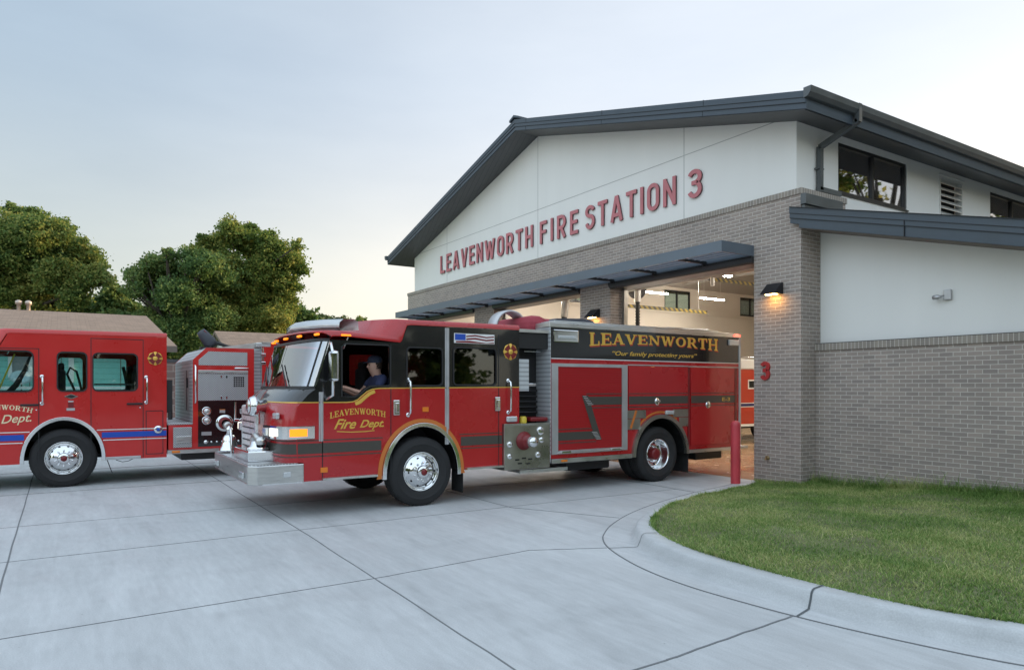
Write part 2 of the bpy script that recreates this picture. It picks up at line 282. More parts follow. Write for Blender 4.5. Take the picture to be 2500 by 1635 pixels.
# ------------------------------------------------------------------ mesh helpers
class MB:
    def __init__(s): s.v = []; s.f = []; s.sm = []
    def add(s, vs, fs, smooth=False):
        o = len(s.v); s.v += [tuple(v) for v in vs]; s.f += [tuple(i+o for i in f) for f in fs]; s.sm += [smooth]*len(fs); return s
    def box(s, x0, x1, y0, y1, z0, z1):
        x0, x1 = min(x0, x1), max(x0, x1); y0, y1 = min(y0, y1), max(y0, y1); z0, z1 = min(z0, z1), max(z0, z1)
        return s.add([(x0,y0,z0),(x1,y0,z0),(x1,y1,z0),(x0,y1,z0),(x0,y0,z1),(x1,y0,z1),(x1,y1,z1),(x0,y1,z1)],
              [(0,3,2,1),(4,5,6,7),(0,1,5,4),(1,2,6,5),(2,3,7,6),(3,0,4,7)])
    def cbox(s, x0, x1, y0, y1, z0, z1, c=.01):
        """box with all edges chamfered"""
        b = bmesh.new(); r = bmesh.ops.create_cube(b, size=1)
        sx, sy, sz = abs(x1-x0), abs(y1-y0), abs(z1-z0)
        for v in b.verts: v.co = Vector((v.co.x*sx+(x0+x1)/2, v.co.y*sy+(y0+y1)/2, v.co.z*sz+(z0+z1)/2))
        bmesh.ops.bevel(b, geom=b.edges[:], offset=min(c, sx*.45, sy*.45, sz*.45), segments=2, profile=.5, affect='EDGES')
        s.bm(b); return s
    def bm(s, b, smooth=False):
        b.verts.index_update(); s.add([v.co[:] for v in b.verts], [[v.index for v in f.verts] for f in b.faces], smooth); b.free(); return s
    def plate(s, loops, fn, d0, d1):
        """2D outline with holes, extruded from depth d0 to d1; fn(a,b,d)->xyz"""
        tris = tessellate_polygon([[Vector((a, b, 0)) for a, b in L] for L in loops])
        pts = [p for L in loops for p in L]; n = len(pts)
        vs = [fn(a, b, d0) for a, b in pts]+[fn(a, b, d1) for a, b in pts]
        fs = [tuple(t) for t in tris]+[tuple(reversed([i+n for i in t])) for t in tris]
        o = 0
        for L in loops:
            k = len(L)
            for i in range(k): j = (i+1) % k; fs.append((o+i, o+j, o+j+n, o+i+n))
            o += k
        return s.add(vs, fs)
    def tube(s, path, r, n=10, caps=True, smooth=True):
        P = [Vector(p) for p in path]; rs = r if isinstance(r, (list, tuple)) else [r]*len(P)
        vs = []; up = None
        for i, p in enumerate(P):
            d = ((P[i+1]-P[i]) if i < len(P)-1 else (P[i]-P[i-1])).normalized()
            if 0 < i < len(P)-1: d = ((P[i+1]-P[i]).normalized()+(P[i]-P[i-1]).normalized()).normalized()
            if up is None: up = Vector((0, 0, 1)) if abs(d.z) < .9 else Vector((1, 0, 0))
            a = d.cross(up).normalized(); b = a.cross(d).normalized(); up = b
            for k in range(n):
                t = 2*PI*(k+.5)/n; vs.append(p+(a*math.cos(t)+b*math.sin(t))*rs[i])
        fs = [(i*n+k, i*n+(k+1) % n, (i+1)*n+(k+1) % n, (i+1)*n+k) for i in range(len(P)-1) for k in range(n)]
        s.add(vs, fs, smooth)
        if caps: s.add(vs[:n], [tuple(range(n))]); s.add(vs[-n:], [tuple(reversed(range(n)))])
        return s
    def lathe(s, prof, c, axis='z', n=32, smooth=True, a0=0, a1=2*PI, sy=1.0):
        """prof: (radius, height) pairs round an axis through c"""
        full = abs(a1-a0-2*PI) < 1e-6; m = n if full else n+1; vs = []
        for r, h in prof:
            for k in range(m):
                t = a0+(a1-a0)*k/n; x, y = r*math.cos(t), r*math.sin(t)*sy
                vs.append({'z': (c[0]+x, c[1]+y, c[2]+h), 'x': (c[0]+h, c[1]+x, c[2]+y), 'y': (c[0]+x, c[1]+h, c[2]+y)}[axis])
        fs = []
        for i in range(len(prof)-1):
            for k in range(n):
                j = (k+1) % m if full else k+1
                fs.append((i*m+k, i*m+j, (i+1)*m+j, (i+1)*m+k))
        return s.add(vs, fs, smooth)
    def loft(s, rings, closed=True, smooth=False):
        n = len(rings[0]); vs = [p for r in rings for p in r]; m = n if closed else n-1
        return s.add(vs, [(i*n+k, i*n+(k+1) % n, (i+1)*n+(k+1) % n, (i+1)*n+k) for i in range(len(rings)-1) for k in range(m)], smooth)
    def pieces(s):
        p = list(range(len(s.v)))
        def fd(i):
            while p[i] != i: p[i] = p[p[i]]; i = p[i]
            return i
        for f in s.f:
            for i in f[1:]: p[fd(f[0])] = fd(i)
        V = np.array(s.v); lab = np.array([fd(i) for i in range(len(s.v))]); ids = sorted(set(lab[i] for f in s.f for i in f[:1]))
        bb = [[V[lab == k].min(0)-.012, V[lab == k].max(0)+.012, {k}] for k in ids]
        ch = True
        while ch:
            ch = False
            for i in range(len(bb)):
                for j in range(i+1, len(bb)):
                    if (bb[i][0] <= bb[j][1]).all() and (bb[j][0] <= bb[i][1]).all():
                        bb[i] = [np.minimum(bb[i][0], bb[j][0]), np.maximum(bb[i][1], bb[j][1]), bb[i][2] | bb[j][2]]; bb.pop(j); ch = True; break
                if ch: break
        out = []
        for b in bb:
            m = MB(); ix = {}
            for f, sm_ in zip(s.f, s.sm):
                if lab[f[0]] in b[2]:
                    for i in f:
                        if i not in ix: ix[i] = len(m.v); m.v.append(s.v[i])
                    m.f.append(tuple(ix[i] for i in f)); m.sm.append(sm_)
            out.append(m)
        return out
    def split(s, name, mat, parent=None, **k):
        return [m.build(name, mat, parent, **k) for m in s.pieces()][-1]
    def build(s, name, mat, parent=None, bevel=0, label=None, recalc=True):
        me = bpy.data.meshes.new(name); me.from_pydata(s.v, [], s.f); me.validate(clean_customdata=False)
        if len(me.polygons) == len(s.sm): me.polygons.foreach_set('use_smooth', s.sm)
        if recalc:
            b = bmesh.new(); b.from_mesh(me); bmesh.ops.recalc_face_normals(b, faces=b.faces[:]); b.to_mesh(me); b.free()
        me.materials.append(MA[mat] if isinstance(mat, str) else mat)
        o = bpy.data.objects.new(name, me); COL.objects.link(o)
        if parent:
            o.parent = parent
            if parent.type == 'EMPTY': o.matrix_parent_inverse = Matrix.Translation(-parent.location)
        if bevel:
            q = o.modifiers.new('bevel', 'BEVEL'); q.width = bevel; q.segments = 2; q.limit_method = 'ANGLE'; q.angle_limit = R(40)
        if label: o['label'] = label
        return o
def thing(name, label, cat, loc=(0, 0, 0), group=None):
    o = bpy.data.objects.new(name, None); COL.objects.link(o); o.location = loc; o.empty_display_size = .3
    o['label'] = label; o['category'] = cat
    if group: o['group'] = group
    return o
def tag(o, label, cat, group=None, kind=None):
    if label: o['label'] = label
    if cat: o['category'] = cat
    if group: o['group'] = group
    if kind: o['kind'] = kind
    return o
def struct(o, label=None):
    o['kind'] = 'structure'
    if label: o['label'] = label
    return o
def copy_tree(o, parent=None):
    c = o.copy(); COL.objects.link(c)
    if parent: c.parent = parent; c.matrix_parent_inverse = o.matrix_parent_inverse.copy()
    for ch in list(o.children): copy_tree(ch, c)
    return c
FXZ = lambda a, b, d: (a, d, b)        # outline in x,z ; depth along y
FYZ = lambda a, b, d: (d, a, b)        # outline in y,z ; depth along x
FXY = lambda a, b, d: (a, b, d)
def rect(a0, b0, a1, b1): return [(a0, b0), (a1, b0), (a1, b1), (a0, b1)]
def rrect(a0, b0, a1, b1, r, n=5):
    L = []
    for cx, cy, s in ((a1-r, b0+r, -90), (a1-r, b1-r, 0), (a0+r, b1-r, 90), (a0+r, b0+r, 180)):
        for k in range(n+1): t = R(s+90*k/n); L.append((cx+r*math.cos(t), cy+r*math.sin(t)))
    return L
def ribbon(path, w, closed=False):
    """flat 2D ribbon outline round a polyline"""
    n = len(path); Lf = []; Rt = []
    for i in range(n):
        a = Vector(path[max(i-1, 0)]); b = Vector(path[min(i+1, n-1)]); p = Vector(path[i])
        if 0 < i < n-1:
            d1 = (p-a).normalized(); d2 = (b-p).normalized(); d = (d1+d2).normalized(); k = 1/max(.35, d.dot(d1))
        else: d = (b-a).normalized(); k = 1
        nn = Vector((-d.y, d.x))*w/2*k; Lf.append(tuple(p+nn)); Rt.append(tuple(p-nn))
    return Lf+Rt[::-1]
def text_geo(s, shear=0, bold=0, spacing=1):
    """built-in font glyphs as (verts2d, faces), flat"""
    cu = bpy.data.curves.new('t', 'FONT'); cu.body = s; cu.offset = bold; cu.shear = shear; cu.space_character = spacing; cu.resolution_u = 5
    o = bpy.data.objects.new('t', cu); COL.objects.link(o)
    dg = bpy.context.evaluated_depsgraph_get(); me = o.evaluated_get(dg).to_mesh()
    v = [(p.co.x, p.co.y) for p in me.vertices]; f = [tuple(p.vertices) for p in me.polygons]
    o.evaluated_get(dg).to_mesh_clear(); bpy.data.objects.remove(o); bpy.data.curves.remove(cu)
    return v, f
def put_text(mb, s, a0, a1, b0, b1, fn, d0, d1, warp=None, **k):
    """fit text in a box of wall coordinates and give it thickness"""
    v, f = text_geo(s, **k)
    xs = [p[0] for p in v]; ys = [p[1] for p in v]; X0, X1, Y0, Y1 = min(xs), max(xs), min(ys), max(ys)
    P = []
    for x, y in v:
        u = (x-X0)/(X1-X0); q = (y-Y0)/(Y1-Y0)
        P.append(warp(u, q) if warp else (a0+u*(a1-a0), b0+q*(b1-b0)))
    n = len(P); E = {}
    for q in f:
        for i in range(len(q)): e = (q[i], q[(i+1) % len(q)]); E[e] = 1
    fs = [tuple(q) for q in f]+[tuple(reversed([i+n for i in q])) for q in f]
    for (i, j) in E:
        if (j, i) not in E: fs.append((i, j, j+n, i+n))
    mb.add([fn(a, b, d0) for a, b in P]+[fn(a, b, d1) for a, b in P], fs); return mb
def DIN(ch, t=.145):
    h = t/2; S = []
    def st(*pts): S.append([ribbon(list(pts), t)])
    def arcp(cx, cy, rx, ry, a0, a1, n=14): return [(cx+rx*math.cos(R(a0+(a1-a0)*k/n)), cy+ry*math.sin(R(a0+(a1-a0)*k/n))) for k in range(n+1)]
    w_ = dict(L=.50, E=.52, A=.68, V=.66, N=.60, W=.94, O=.60, R=.60, T=.56, H=.60, F=.50, I=t, S=.58).get(ch, .58)
    if ch == 'L': st((h, 1), (h, 0)); st((t, h), (w_, h))
    elif ch in 'EF':
        st((h, 1), (h, 0)); st((t, 1-h), (w_, 1-h)); st((t, .52), (w_-.05, .52))
        if ch == 'E': st((t, h), (w_, h))
    elif ch == 'A': st((h*.95, 0), (w_/2-.01, 1)); st((w_-h*.95, 0), (w_/2+.01, 1)); st((.17, .26), (w_-.17, .26))
    elif ch == 'V': st((h*.95, 1), (w_/2-.01, 0)); st((w_-h*.95, 1), (w_/2+.01, 0))
    elif ch == 'W': st((h*.9, 1), (.27, 0)); st((.27, 0), (w_/2, .9)); st((w_/2, .9), (w_-.27, 0)); st((w_-.27, 0), (w_-h*.9, 1))
    elif ch == 'N': st((h, 1), (h, 0)); st((w_-h, 1), (w_-h, 0)); st((h, .93), (w_-h, .07))
    elif ch == 'H': st((h, 1), (h, 0)); st((w_-h, 1), (w_-h, 0)); st((t, .5), (w_-t, .5))
    elif ch == 'T': st((w_/2, 1-t), (w_/2, 0)); st((0, 1-h), (w_, 1-h))
    elif ch == 'I': st((h, 1), (h, 0))
    elif ch == 'O': S.append([rrect(0, 0, w_, 1, w_*.48, 8), rrect(t, t, w_-t, 1-t, w_*.48-t, 8)])
    elif ch == 'R': st((h, 1), (h, 0)); st(*([(t, 1-h), (w_*.5, 1-h)]+arcp(w_*.5, .69, w_*.5-h, .31-h, 88, -88)+[(w_*.5, .38+h), (t, .38+h)])); st((w_*.52, .42), (w_-h, 0))
    elif ch == 'S': st(*(arcp(w_/2, .735, (w_-t)/2, .1825, 12, 268)+arcp(w_/2, .3175, (w_-t)/2, .235, 88, -165)))
    else: st(*(arcp(w_/2, .725, (w_-t)/2, .1925, 160, -86)+arcp(w_/2, .3075, (w_-t)/2, .225, 86, -160))); st((w_*.30, .5325), (w_*.55, .5325))
    return S, w_
# slab-serif capitals from strokes (unit cell 1 high)
def SERIF(ch):
    T, t = .2, .09; S = []
    def st(x0, y0, x1, y1, w): S.append(ribbon([(x0, y0), (x1, y1)], w))
    def sf(x, y, w=.34): S.append(rect(x-w/2, y-.045, x+w/2, y+.045))
    def arc(cx, cy, rx, ry, a0, a1, wx, wy, n=10):
        o = [(cx+(rx)*math.cos(R(a0+(a1-a0)*k/n)), cy+ry*math.sin(R(a0+(a1-a0)*k/n))) for k in range(n+1)]
        i = [(cx+(rx-wx)*math.cos(R(a0+(a1-a0)*k/n)), cy+(ry-wy)*math.sin(R(a0+(a1-a0)*k/n))) for k in range(n+1)]
        S.append(o+i[::-1])
    if ch == 'L': st(.22,0,.22,1,T); sf(.22,.95); sf(.22,.05); st(.22,.05,.72,.05,.1); st(.68,0,.68,.34,.08); w_ = .78
    elif ch == 'E': st(.22,0,.22,1,T); sf(.2,.95); sf(.2,.05); st(.2,.95,.72,.95,.1); st(.2,.5,.55,.5,.1); st(.2,.05,.74,.05,.1); st(.69,.7,.69,1,.08); st(.71,0,.71,.3,.08); st(.55,.37,.55,.63,.07); w_ = .8
    elif ch == 'A': st(.17,.05,.42,1,t); st(.42,1,.7,.05,T); st(.25,.36,.6,.36,.08); sf(.15,.05,.28); sf(.72,.05,.34); w_ = .9
    elif ch == 'V': st(.2,.95,.46,0,T); st(.46,0,.72,.95,t); sf(.18,.95,.34); sf(.74,.95,.28); w_ = .9
    elif ch == 'W': st(.18,.95,.38,0,T*.9); st(.38,0,.57,.95,t); st(.57,.95,.77,0,T*.9); st(.77,0,.97,.95,t); sf(.16,.95,.3); sf(.56,.95,.26); sf(.99,.95,.24); w_ = 1.14
    elif ch == 'N': st(.2,0,.2,1,t); st(.2,.95,.74,.03,T*.9); st(.76,0,.76,1,t); sf(.18,.95,.26); sf(.2,.05,.28); sf(.76,.95,.28); w_ = .95
    elif ch == 'O': arc(.46,.5,.4,.5,0,180,.19,.09); arc(.46,.5,.4,.5,180,360,.19,.09); w_ = .92
    elif ch == 'R': st(.22,0,.22,1,T); sf(.2,.95); sf(.22,.05); st(.3,.955,.46,.955,.09); st(.3,.47,.46,.47,.09); arc(.44,.712,.3,.288,-90,90,.19,.09); st(.46,.47,.72,.05,.17); sf(.76,.05,.24); w_ = .92
    elif ch == 'T': st(.42,0,.42,1,T); sf(.42,.05,.4); st(.06,.95,.78,.95,.1); st(.09,.68,.09,1,.08); st(.75,.68,.75,1,.08); w_ = .84
    elif ch == 'H': st(.2,0,.2,1,T*.85); st(.72,0,.72,1,T*.85); st(.2,.5,.72,.5,.09); sf(.2,.95,.32); sf(.2,.05,.32); sf(.72,.95,.32); sf(.72,.05,.32); w_ = .92
    return S, w_
def serif_word(mb, word, warp, fn, d, step, size_flat=0.5):
    tot = sum(SERIF(c)[1] for c in word); x = 0; k = 0
    for c in word:
        S, w_ = SERIF(c)
        for L in S:
            # subdivide long edges so that a warp bends them
            Q = []
            for i in range(len(L)):
                a, b = L[i], L[(i+1) % len(L)]
                for j in range(3): Q.append((a[0]+(b[0]-a[0])*j/3, a[1]+(b[1]-a[1])*j/3))
            P = [warp((x+a)/tot, b) for a, b in Q]
            mb.plate([P], fn, d-.001, d+step*(1+.12*(k % 9))); k += 1
        x += w_
    return mb

# ------------------------------------------------------------------ ground, drive, kerb, lawn
struct(MB().box(-700, 500, -400, 900, -.6, -.05).build('ground', 'ground'), 'open ground beyond the drive and the buildings')
G = [(-8.62,11.03,0),(-8.25,10.72,.01),(-8.03,10.2,.02),(-7.72,9.2,.03),(-7.30,7.95,.06),(-6.97,7.2,.09),(-6.51,6.45,.125),(-6.1,5.93,.145),(-5.73,5.61,.15),(-5.34,5.42,.15),(-4.84,5.27,.15),(-4.38,5.215,.15),(-3.95,5.2,.15),(-3.45,5.19,.15),(-2.91,5.23,.15),(-2.4,5.36,.15),(-1.9,5.62,.15),(-1.3,6.1,.15),(-.6,7.0,.15),(-.2,8.2,.15),(0,10.2,.15),(0,14,.15)]
J = [(-8.62,10.62),(-8.52,10.35),(-8.423,10.1),(-8.171,8.945),(-7.732,7.631),(-7.279,6.639),(-6.794,5.889),(-6.5,5.55),(-6.267,5.308),(-5.885,5.054),(-5.289,4.825),(-4.787,4.707),(-4.299,4.67),(-3.918,4.69),(-3.347,4.745),(-2.74,4.87),(-1.94,5.108),(-1.1,5.6),(-.4,6.4),(.1,7.6),(.35,9.4),(.4,14)]
def smooth_path(P, it=2):
    for _ in range(it):
        Q = [P[0]]
        for a, b in zip(P[:-1], P[1:]):
            Q.append(tuple(.75*x+.25*y for x, y in zip(a, b))); Q.append(tuple(.25*x+.75*y for x, y in zip(a, b)))
        Q.append(P[-1]); P = Q
    return P
Gs = smooth_path(G, 2)
Js = smooth_path(J, 2)
def nearest_on(P, q):
    best = None
    for a, b in zip(P[:-1], P[1:]):
        a2, b2 = Vector(a[:2]), Vector(b[:2]); d = b2-a2; t = max(0, min(1, (Vector(q)-a2).dot(d)/max(1e-9, d.length_squared)))
        p = a2+d*t; L = (p-Vector(q)).length
        if best is None or L < best[0]: best = (L, p)
    return best[1]
rings = []
for i, g in enumerate(Gs):
    a = Vector(Gs[max(0, i-1)][:2]); b = Vector(Gs[min(len(Gs)-1, i+1)][:2]); d = (b-a).normalized(); n = Vector((d.y, -d.x))
    if n.dot(Vector((-3, 8))-Vector(g[:2])) > 0: n = -n
    g2 = Vector(g[:2]); h = g[2]; j = nearest_on(Js, g2); dj = j-g2
    L = dj.length; n = (n*.5+dj.normalized()*.5).normalized()
    f = lambda k, z: ((g2+n*k)[0], (g2+n*k)[1], z)
    k0 = min(.23, L*.5)
    rings.append([(j.x, j.y, .0035), f(k0+.035, .006), f(k0+.005, .010), f(k0*.90, .01+h*.42), f(k0*.82, .01+h*.80), f(k0*.72, h*.97+.005), f(k0*.6, h+.007), f(0, h+.008), f(-.06, h-.03)])
struct(MB().loft(rings, closed=False, smooth=True).build('kerb', 'kerb'), 'pale concrete kerb and gutter curving round the lawn')
# concrete slab: everything outside the lawn
slab = [(-24, -30), (60, -30), (60, 11.02), (.5, 11.02)]+[(x, y) for x, y in reversed(Js) if y < 11]+[(-8.62, 11.03), (-24.0, 11.03), (-24, 11.03)]
slab = slab[:-1]
struct(MB().plate([slab], FXY, -.25, 0).build('driveway', 'concrete', recalc=True), 'wide pale grey concrete apron with tooled joints')
dm = MB()
def joint(path, w=.016):
    dm.plate([ribbon(path, w)], FXY, -.01, .0022+.00012*len(dm.v) % .001)
def wob(a, b, n=14, k=.006):
    rnd = random.Random(int(a[0]*100+b[1]*37)); return [(a[0]+(b[0]-a[0])*i/n+rnd.uniform(-k, k), a[1]+(b[1]-a[1])*i/n+rnd.uniform(-k, k)) for i in range(n+1)]
dmz = [0]
def J2(path, w):
    dmz[0] += 1; dm.plate([ribbon(path, w*.72)], FXY, -.02, .0015+.0002*dmz[0])
J2(wob((-23.9,-.48), (8,-.42), 40), .022)
J2(wob((-23.9,2.56), (-8.67,2.485)), .020); J2(wob((-8.67,2.485), (-3.2,2.38)), .020); J2(wob((-3.2,2.38), (10,2.2)), .02)
for x0, y0, x1, y1, ww in ((-10.95,-12,-10.78,2.5,.013), (-10.78,2.5,-10.66,11,.013), (-8.72,-12,-8.67,5.6,.015), (-8.67,5.6,-8.595,8.95,.012), (-5.9,-12,-6.1,2.44,.014), (-6.1,2.44,-6.247,4.25,.014), (-6.247,4.25,-5.87,5.04,.014), (-3.1,-12,-3.25,3.3,.022), (-3.25,3.3,-3.347,4.76,.024),
                        (-16,5.45,-8.6,5.55,.011), (-8.6,5.55,-7.12,6.33,.012), (-20,9.15,-8.18,8.94,.014), (-14,-12,-14,11,.010), (-17.5,-12,-17.5,11,.010), (-20.5,-12,-20.5,11,.012), (0,-12,0,4,.014), (-.3,5.0,0,-3,.01)):
    J2(wob((x0, y0), (x1, y1)), ww)
J2([(x, y) for x, y in Js], .02)
struct(dm.build('driveway_joints', 'joint2'), 'dark tooled joints between concrete slabs')
# expansion joint across the kerb
ek = MB()
def kerb_cross(idx, w, mat_depth=.004):
    r = rings[idx]; r2 = rings[idx+1]; d = (Vector(r2[0])-Vector(r[0])).normalized()
    A = [Vector(p)+Vector((0, 0, .006)) for p in r[:8]]; dd = (Vector(r2[6])-Vector(r[6])).normalized()
    L1 = [p-dd*w/2 for p in A]; L2 = [p+dd*w/2 for p in A]
    ek.loft([L1, L2], closed=False)
i0 = min(range(len(Gs)), key=lambda i: abs(Gs[i][0]+3.38)+abs(Gs[i][1]-5.2)*.3); kerb_cross(i0, .018)
i0 = min(range(len(Gs)), key=lambda i: (Gs[i][0]+5.62)**2+(Gs[i][1]-5.56)**2); kerb_cross(i0, .012)
struct(ek.build('kerb_joints', 'joint3'), 'dark filler joints across the kerb')
# lawn
lawn_poly = [(x, y) for x, y, z in Gs if y < 11.4]+[(0, 11.44), (-7.62, 11.44), (-7.62, 11.05)]
lm = MB(); rows = []
def inlawn(x, y):
    c = False; n = len(lawn_poly); j = n-1
    for i in range(n):
        xi, yi = lawn_poly[i]; xj, yj = lawn_poly[j]
        if (yi > y) != (yj > y) and x < (xj-xi)*(y-yi)/(yj-yi)+xi: c = not c
        j = i
    return c
def lawn_z(x, y):
    # height follows the kerb, with a gentle crown
    k = max(0, min(1, (y-6.2)/4.6)); base = .15*(1-k)+.02*k
    if x > -7: base = base+(.16-base)*min(1, (x+7)/2.2)*k
    base += .05*math.sin(min(1, max(0, (x+8)/5))*PI*.5)*min(1, max(0, (y-5.4)/2))
    return base+.012*math.sin(x*3.1+y*1.7)+.01*math.sin(y*4.3-x*2.2)
lv = [(x, y, 0) for x, y in lawn_poly]
bm = bmesh.new()
xs = np.arange(-8.8, .3, .25); ys = np.arange(5.0, 11.7, .25); grid = {}
for xx in xs:
    for yy in ys:
        q = (xx, yy)
        if not inlawn(xx, yy):
            p = nearest_on(lawn_poly+[lawn_poly[0]], q)
            if (p-Vector(q)).length > .36: continue
            q = tuple(p)
        grid[(round(xx, 3), round(yy, 3))] = bm.verts.new((q[0], q[1], lawn_z(*q)))
for xx in xs:
    for yy in ys:
        k = [grid.get((round(xx+a, 3), round(yy+b, 3))) for a, b in ((0, 0), (.25, 0), (.25, .25), (0, .25))]
        if all(k): bm.faces.new(k)
        elif sum(1 for q in k if q) == 3: bm.faces.new([q for q in k if q])
lmb = MB().bm(bm, True)
struct(lmb.build('lawn', 'soil'), 'patch of lawn soil inside the curved kerb')
rng = np.random.default_rng(5)
def make_grass():
    n = 340000
    px = rng.uniform(-8.9, 0, n); py_ = rng.uniform(5.1, 11.5, n)
    px2 = rng.uniform(-8.2, 0, 18000); py2 = 11.42-np.abs(rng.normal(0, .09, 18000))
    px3, py3 = [], []
    for a, b in zip(Gs[:-1], Gs[1:]):          # ragged edge hanging over the kerb
        L = math.hypot(b[0]-a[0], b[1]-a[1]); m = int(L*900)
        t = rng.uniform(0, 1, m); px3.append(a[0]+(b[0]-a[0])*t+rng.normal(0, .015, m)); py3.append(a[1]+(b[1]-a[1])*t+rng.normal(0, .015, m)+.01)
    X = np.concatenate([px, px2]+px3); Y = np.concatenate([py_, py2]+py3)
    edge = np.concatenate([np.zeros(n), np.ones(18000)*2]+[np.ones(len(a)) for a in px3])
    LP = np.array(lawn_poly); ins = np.zeros(len(X), bool); j = len(LP)-1
    for i in range(len(LP)):
        xi, yi = LP[i]; xj, yj = LP[j]
        with np.errstate(divide='ignore', invalid='ignore'):
            c = ((yi > Y) != (yj > Y)) & (X < (xj-xi)*(Y-yi)/(yj-yi)+xi)
        ins ^= c; j = i
    keep = ins | (edge == 1); 
    keep &= ~((X < -7.6) & (Y > 11.0)); keep &= X < -.1; keep &= ~((edge == 1) & (Y > 10.75))
    dens = .5+.5*np.sin(X*1.9+np.sin(Y*2.3)*1.4)*np.sin(Y*2.6+X*.7)
    bare = np.sin(X*3.7+1.3*np.sin(Y*2.9))*np.sin(Y*4.1+1.1*np.sin(X*3.3+2))+.35*np.sin(X*11)*np.sin(Y*12.3)
    keep &= (rng.uniform(0, 1, len(X)) < (.55+.45*dens)*np.clip(1.75-1.25*bare, .35, 1)) | (edge > 0)
    X, Y, edge, dens = X[keep], Y[keep], edge[keep], dens[keep]; n = len(X)
    Z = np.array([lawn_z(a, b) for a, b in zip(X, Y)])-.01
    h = rng.gamma(2.6, .006, n)+.010+.013*dens; h[edge == 1] *= 1.25
    h[edge == 2] += rng.gamma(1.1, .055, (edge == 2).sum()); h += .05*np.exp(-((11.1-Y)/.22)**2)*rng.uniform(0, 1, n)
    az = rng.uniform(0, 2*PI, n); lean = rng.uniform(.25, 1.25, n)*h; wd = rng.uniform(.0022, .0045, n)
    ax = rng.uniform(0, 2*PI, n)
    bx, by = np.cos(ax)*wd, np.sin(ax)*wd; lx, ly = np.cos(az)*lean, np.sin(az)*lean
    V = np.empty((n, 5, 3))
    V[:, 0] = np.stack([X-bx, Y-by, Z], 1); V[:, 1] = np.stack([X+bx, Y+by, Z], 1)
    V[:, 2] = np.stack([X+bx*.8+lx*.4, Y+by*.8+ly*.4, Z+h*.65], 1); V[:, 3] = np.stack([X-bx*.8+lx*.4, Y-by*.8+ly*.4, Z+h*.65], 1)
    V[:, 4] = np.stack([X+lx, Y+ly, Z+h*.95], 1)
    me = bpy.data.meshes.new('grass'); me.vertices.add(n*5); me.vertices.foreach_set('co', V.ravel())
    b5 = (np.arange(n)*5)[:, None]; loops = np.concatenate([b5+np.array([0, 1, 2, 3]), b5+np.array([3, 2, 4])], 1).ravel()
    me.loops.add(n*7); me.loops.foreach_set('vertex_index', loops)
    me.polygons.add(n*2); ls = np.stack([np.arange(n)*7, np.arange(n)*7+4], 1).ravel(); lt = np.tile([4, 3], n)
    me.polygons.foreach_set('loop_start', ls); me.polygons.foreach_set('loop_total', lt); me.update(calc_edges=True); me.validate()
    me.materials.append(MA['grass']); o = bpy.data.objects.new('grass', me); COL.objects.link(o)
    tag(o, 'short uneven green grass filling the lawn beside the wall', None, kind='stuff')
make_grass()

# ------------------------------------------------------------------ fire station
FS = thing('fire_station', 'fire station with grey brick piers, white gable and slate blue metal roof', 'building', (-15.92, 20, 0))
SL = .267; XC = -15.92
YB = 11.03
bays = [(-23.4, -19.24), (-18.05, -13.87), (-12.715, -8.6)]
out = [(-24.3, 0)]
for a, b in bays: out += [(a, 0), (a, 4.12), (b, 4.12), (b, 0)]
out += [(-7.6, 0), (-7.6, 5.2), (-24.3, 5.2)]
MB().plate([out], FXZ, YB, YB+.40).build('brick_wall', 'brick', FS)
# brick returns: right side, left side
MB().box(-7.98, -7.602, YB+.402, 12.39, 0, 5.2).build('brick_wall', 'brick', FS)
MB().box(-24.298, -23.92, YB+.402, 33, 0, 5.2).build('brick_wall', 'brick', FS)
rl = MB().box(-24.32, -7.58, YB-.02, YB+.16, 5.2, 5.303).box(-7.76, -7.58, YB+.162, 12.41, 5.2, 5.303).box(-24.32, -24.1, YB+.162, 33, 5.2, 5.303)
rl.build('brick_rowlock', 'rowlock', FS)
YW = 11.17
MB().plate([[(-24.0, 5.30), (-7.79, 5.30), (-7.79, 6.66), (XC, 8.83), (-24.0, 6.66)]], FXZ, YW, YW+.2).build('gable_wall', 'stucco', FS)
jm = MB()
for x in (-21.38, -15.93, -10.5):
    zt = 8.83-SL*abs(x-XC); jm.box(x-.008, x+.008, YW-.003, YW+.01, 5.3, zt-.01)
jm.box(-23.99, -7.8, YW-.0045, YW+.012, 6.688, 6.704) if False else None
jm.box(XC-8.0, XC+8.0, YW-.0045, YW+.012, 6.692, 6.706)
jm.build('control_joint', 'joint', FS)
# right side wall with windows
wins = [(12.456, 14.92), (18.67, 21.13), (24.6, 27.1), (30.1, 32.3)]
holes = [rect(a, 5.47, b, 6.44) for a, b in wins]+[rect(16.27, 4.85, 17.30, 6.44)]
MB().plate([rect(YW+.2, 4.0, 33, 6.7)]+holes, FYZ, -7.99, -7.79).build('side_wall', 'stucco', FS)
lwins = [(17.9, 19.65), (24.07, 25.82), (29.5, 31.2)]
MB().plate([rect(YW+.202, 5.305, 33, 6.7)]+[rect(a, 5.47, b, 6.40) for a, b in lwins], FYZ, -24.0, -23.86).build('side_wall', 'interior', FS)
MB().plate([rect(YB+.40, 0, 33, 5.30)], FYZ, -23.918, -23.86).box(-7.997, -7.988, YB+.4, 33, 0, 5.3).split('inner_wall', 'interior', FS)
MB().plate([[(-23.86, 0), (-8, 0), (-8, 6.64), (XC, 8.78), (-23.86, 6.64)]], FXZ, 33, 33.2).plate([[(-23.86, 4.12), (-8, 4.12), (-8, 6.64), (XC, 8.78), (-23.86, 6.64)]], FXZ, YB+.402, YB+.44).split('end_wall', 'interior', FS)
struct(MB().box(-23.9, -8.0, YB, 33, -.2, .004).build('garage_floor', 'floor'), 'sealed tan concrete floor inside the bays')
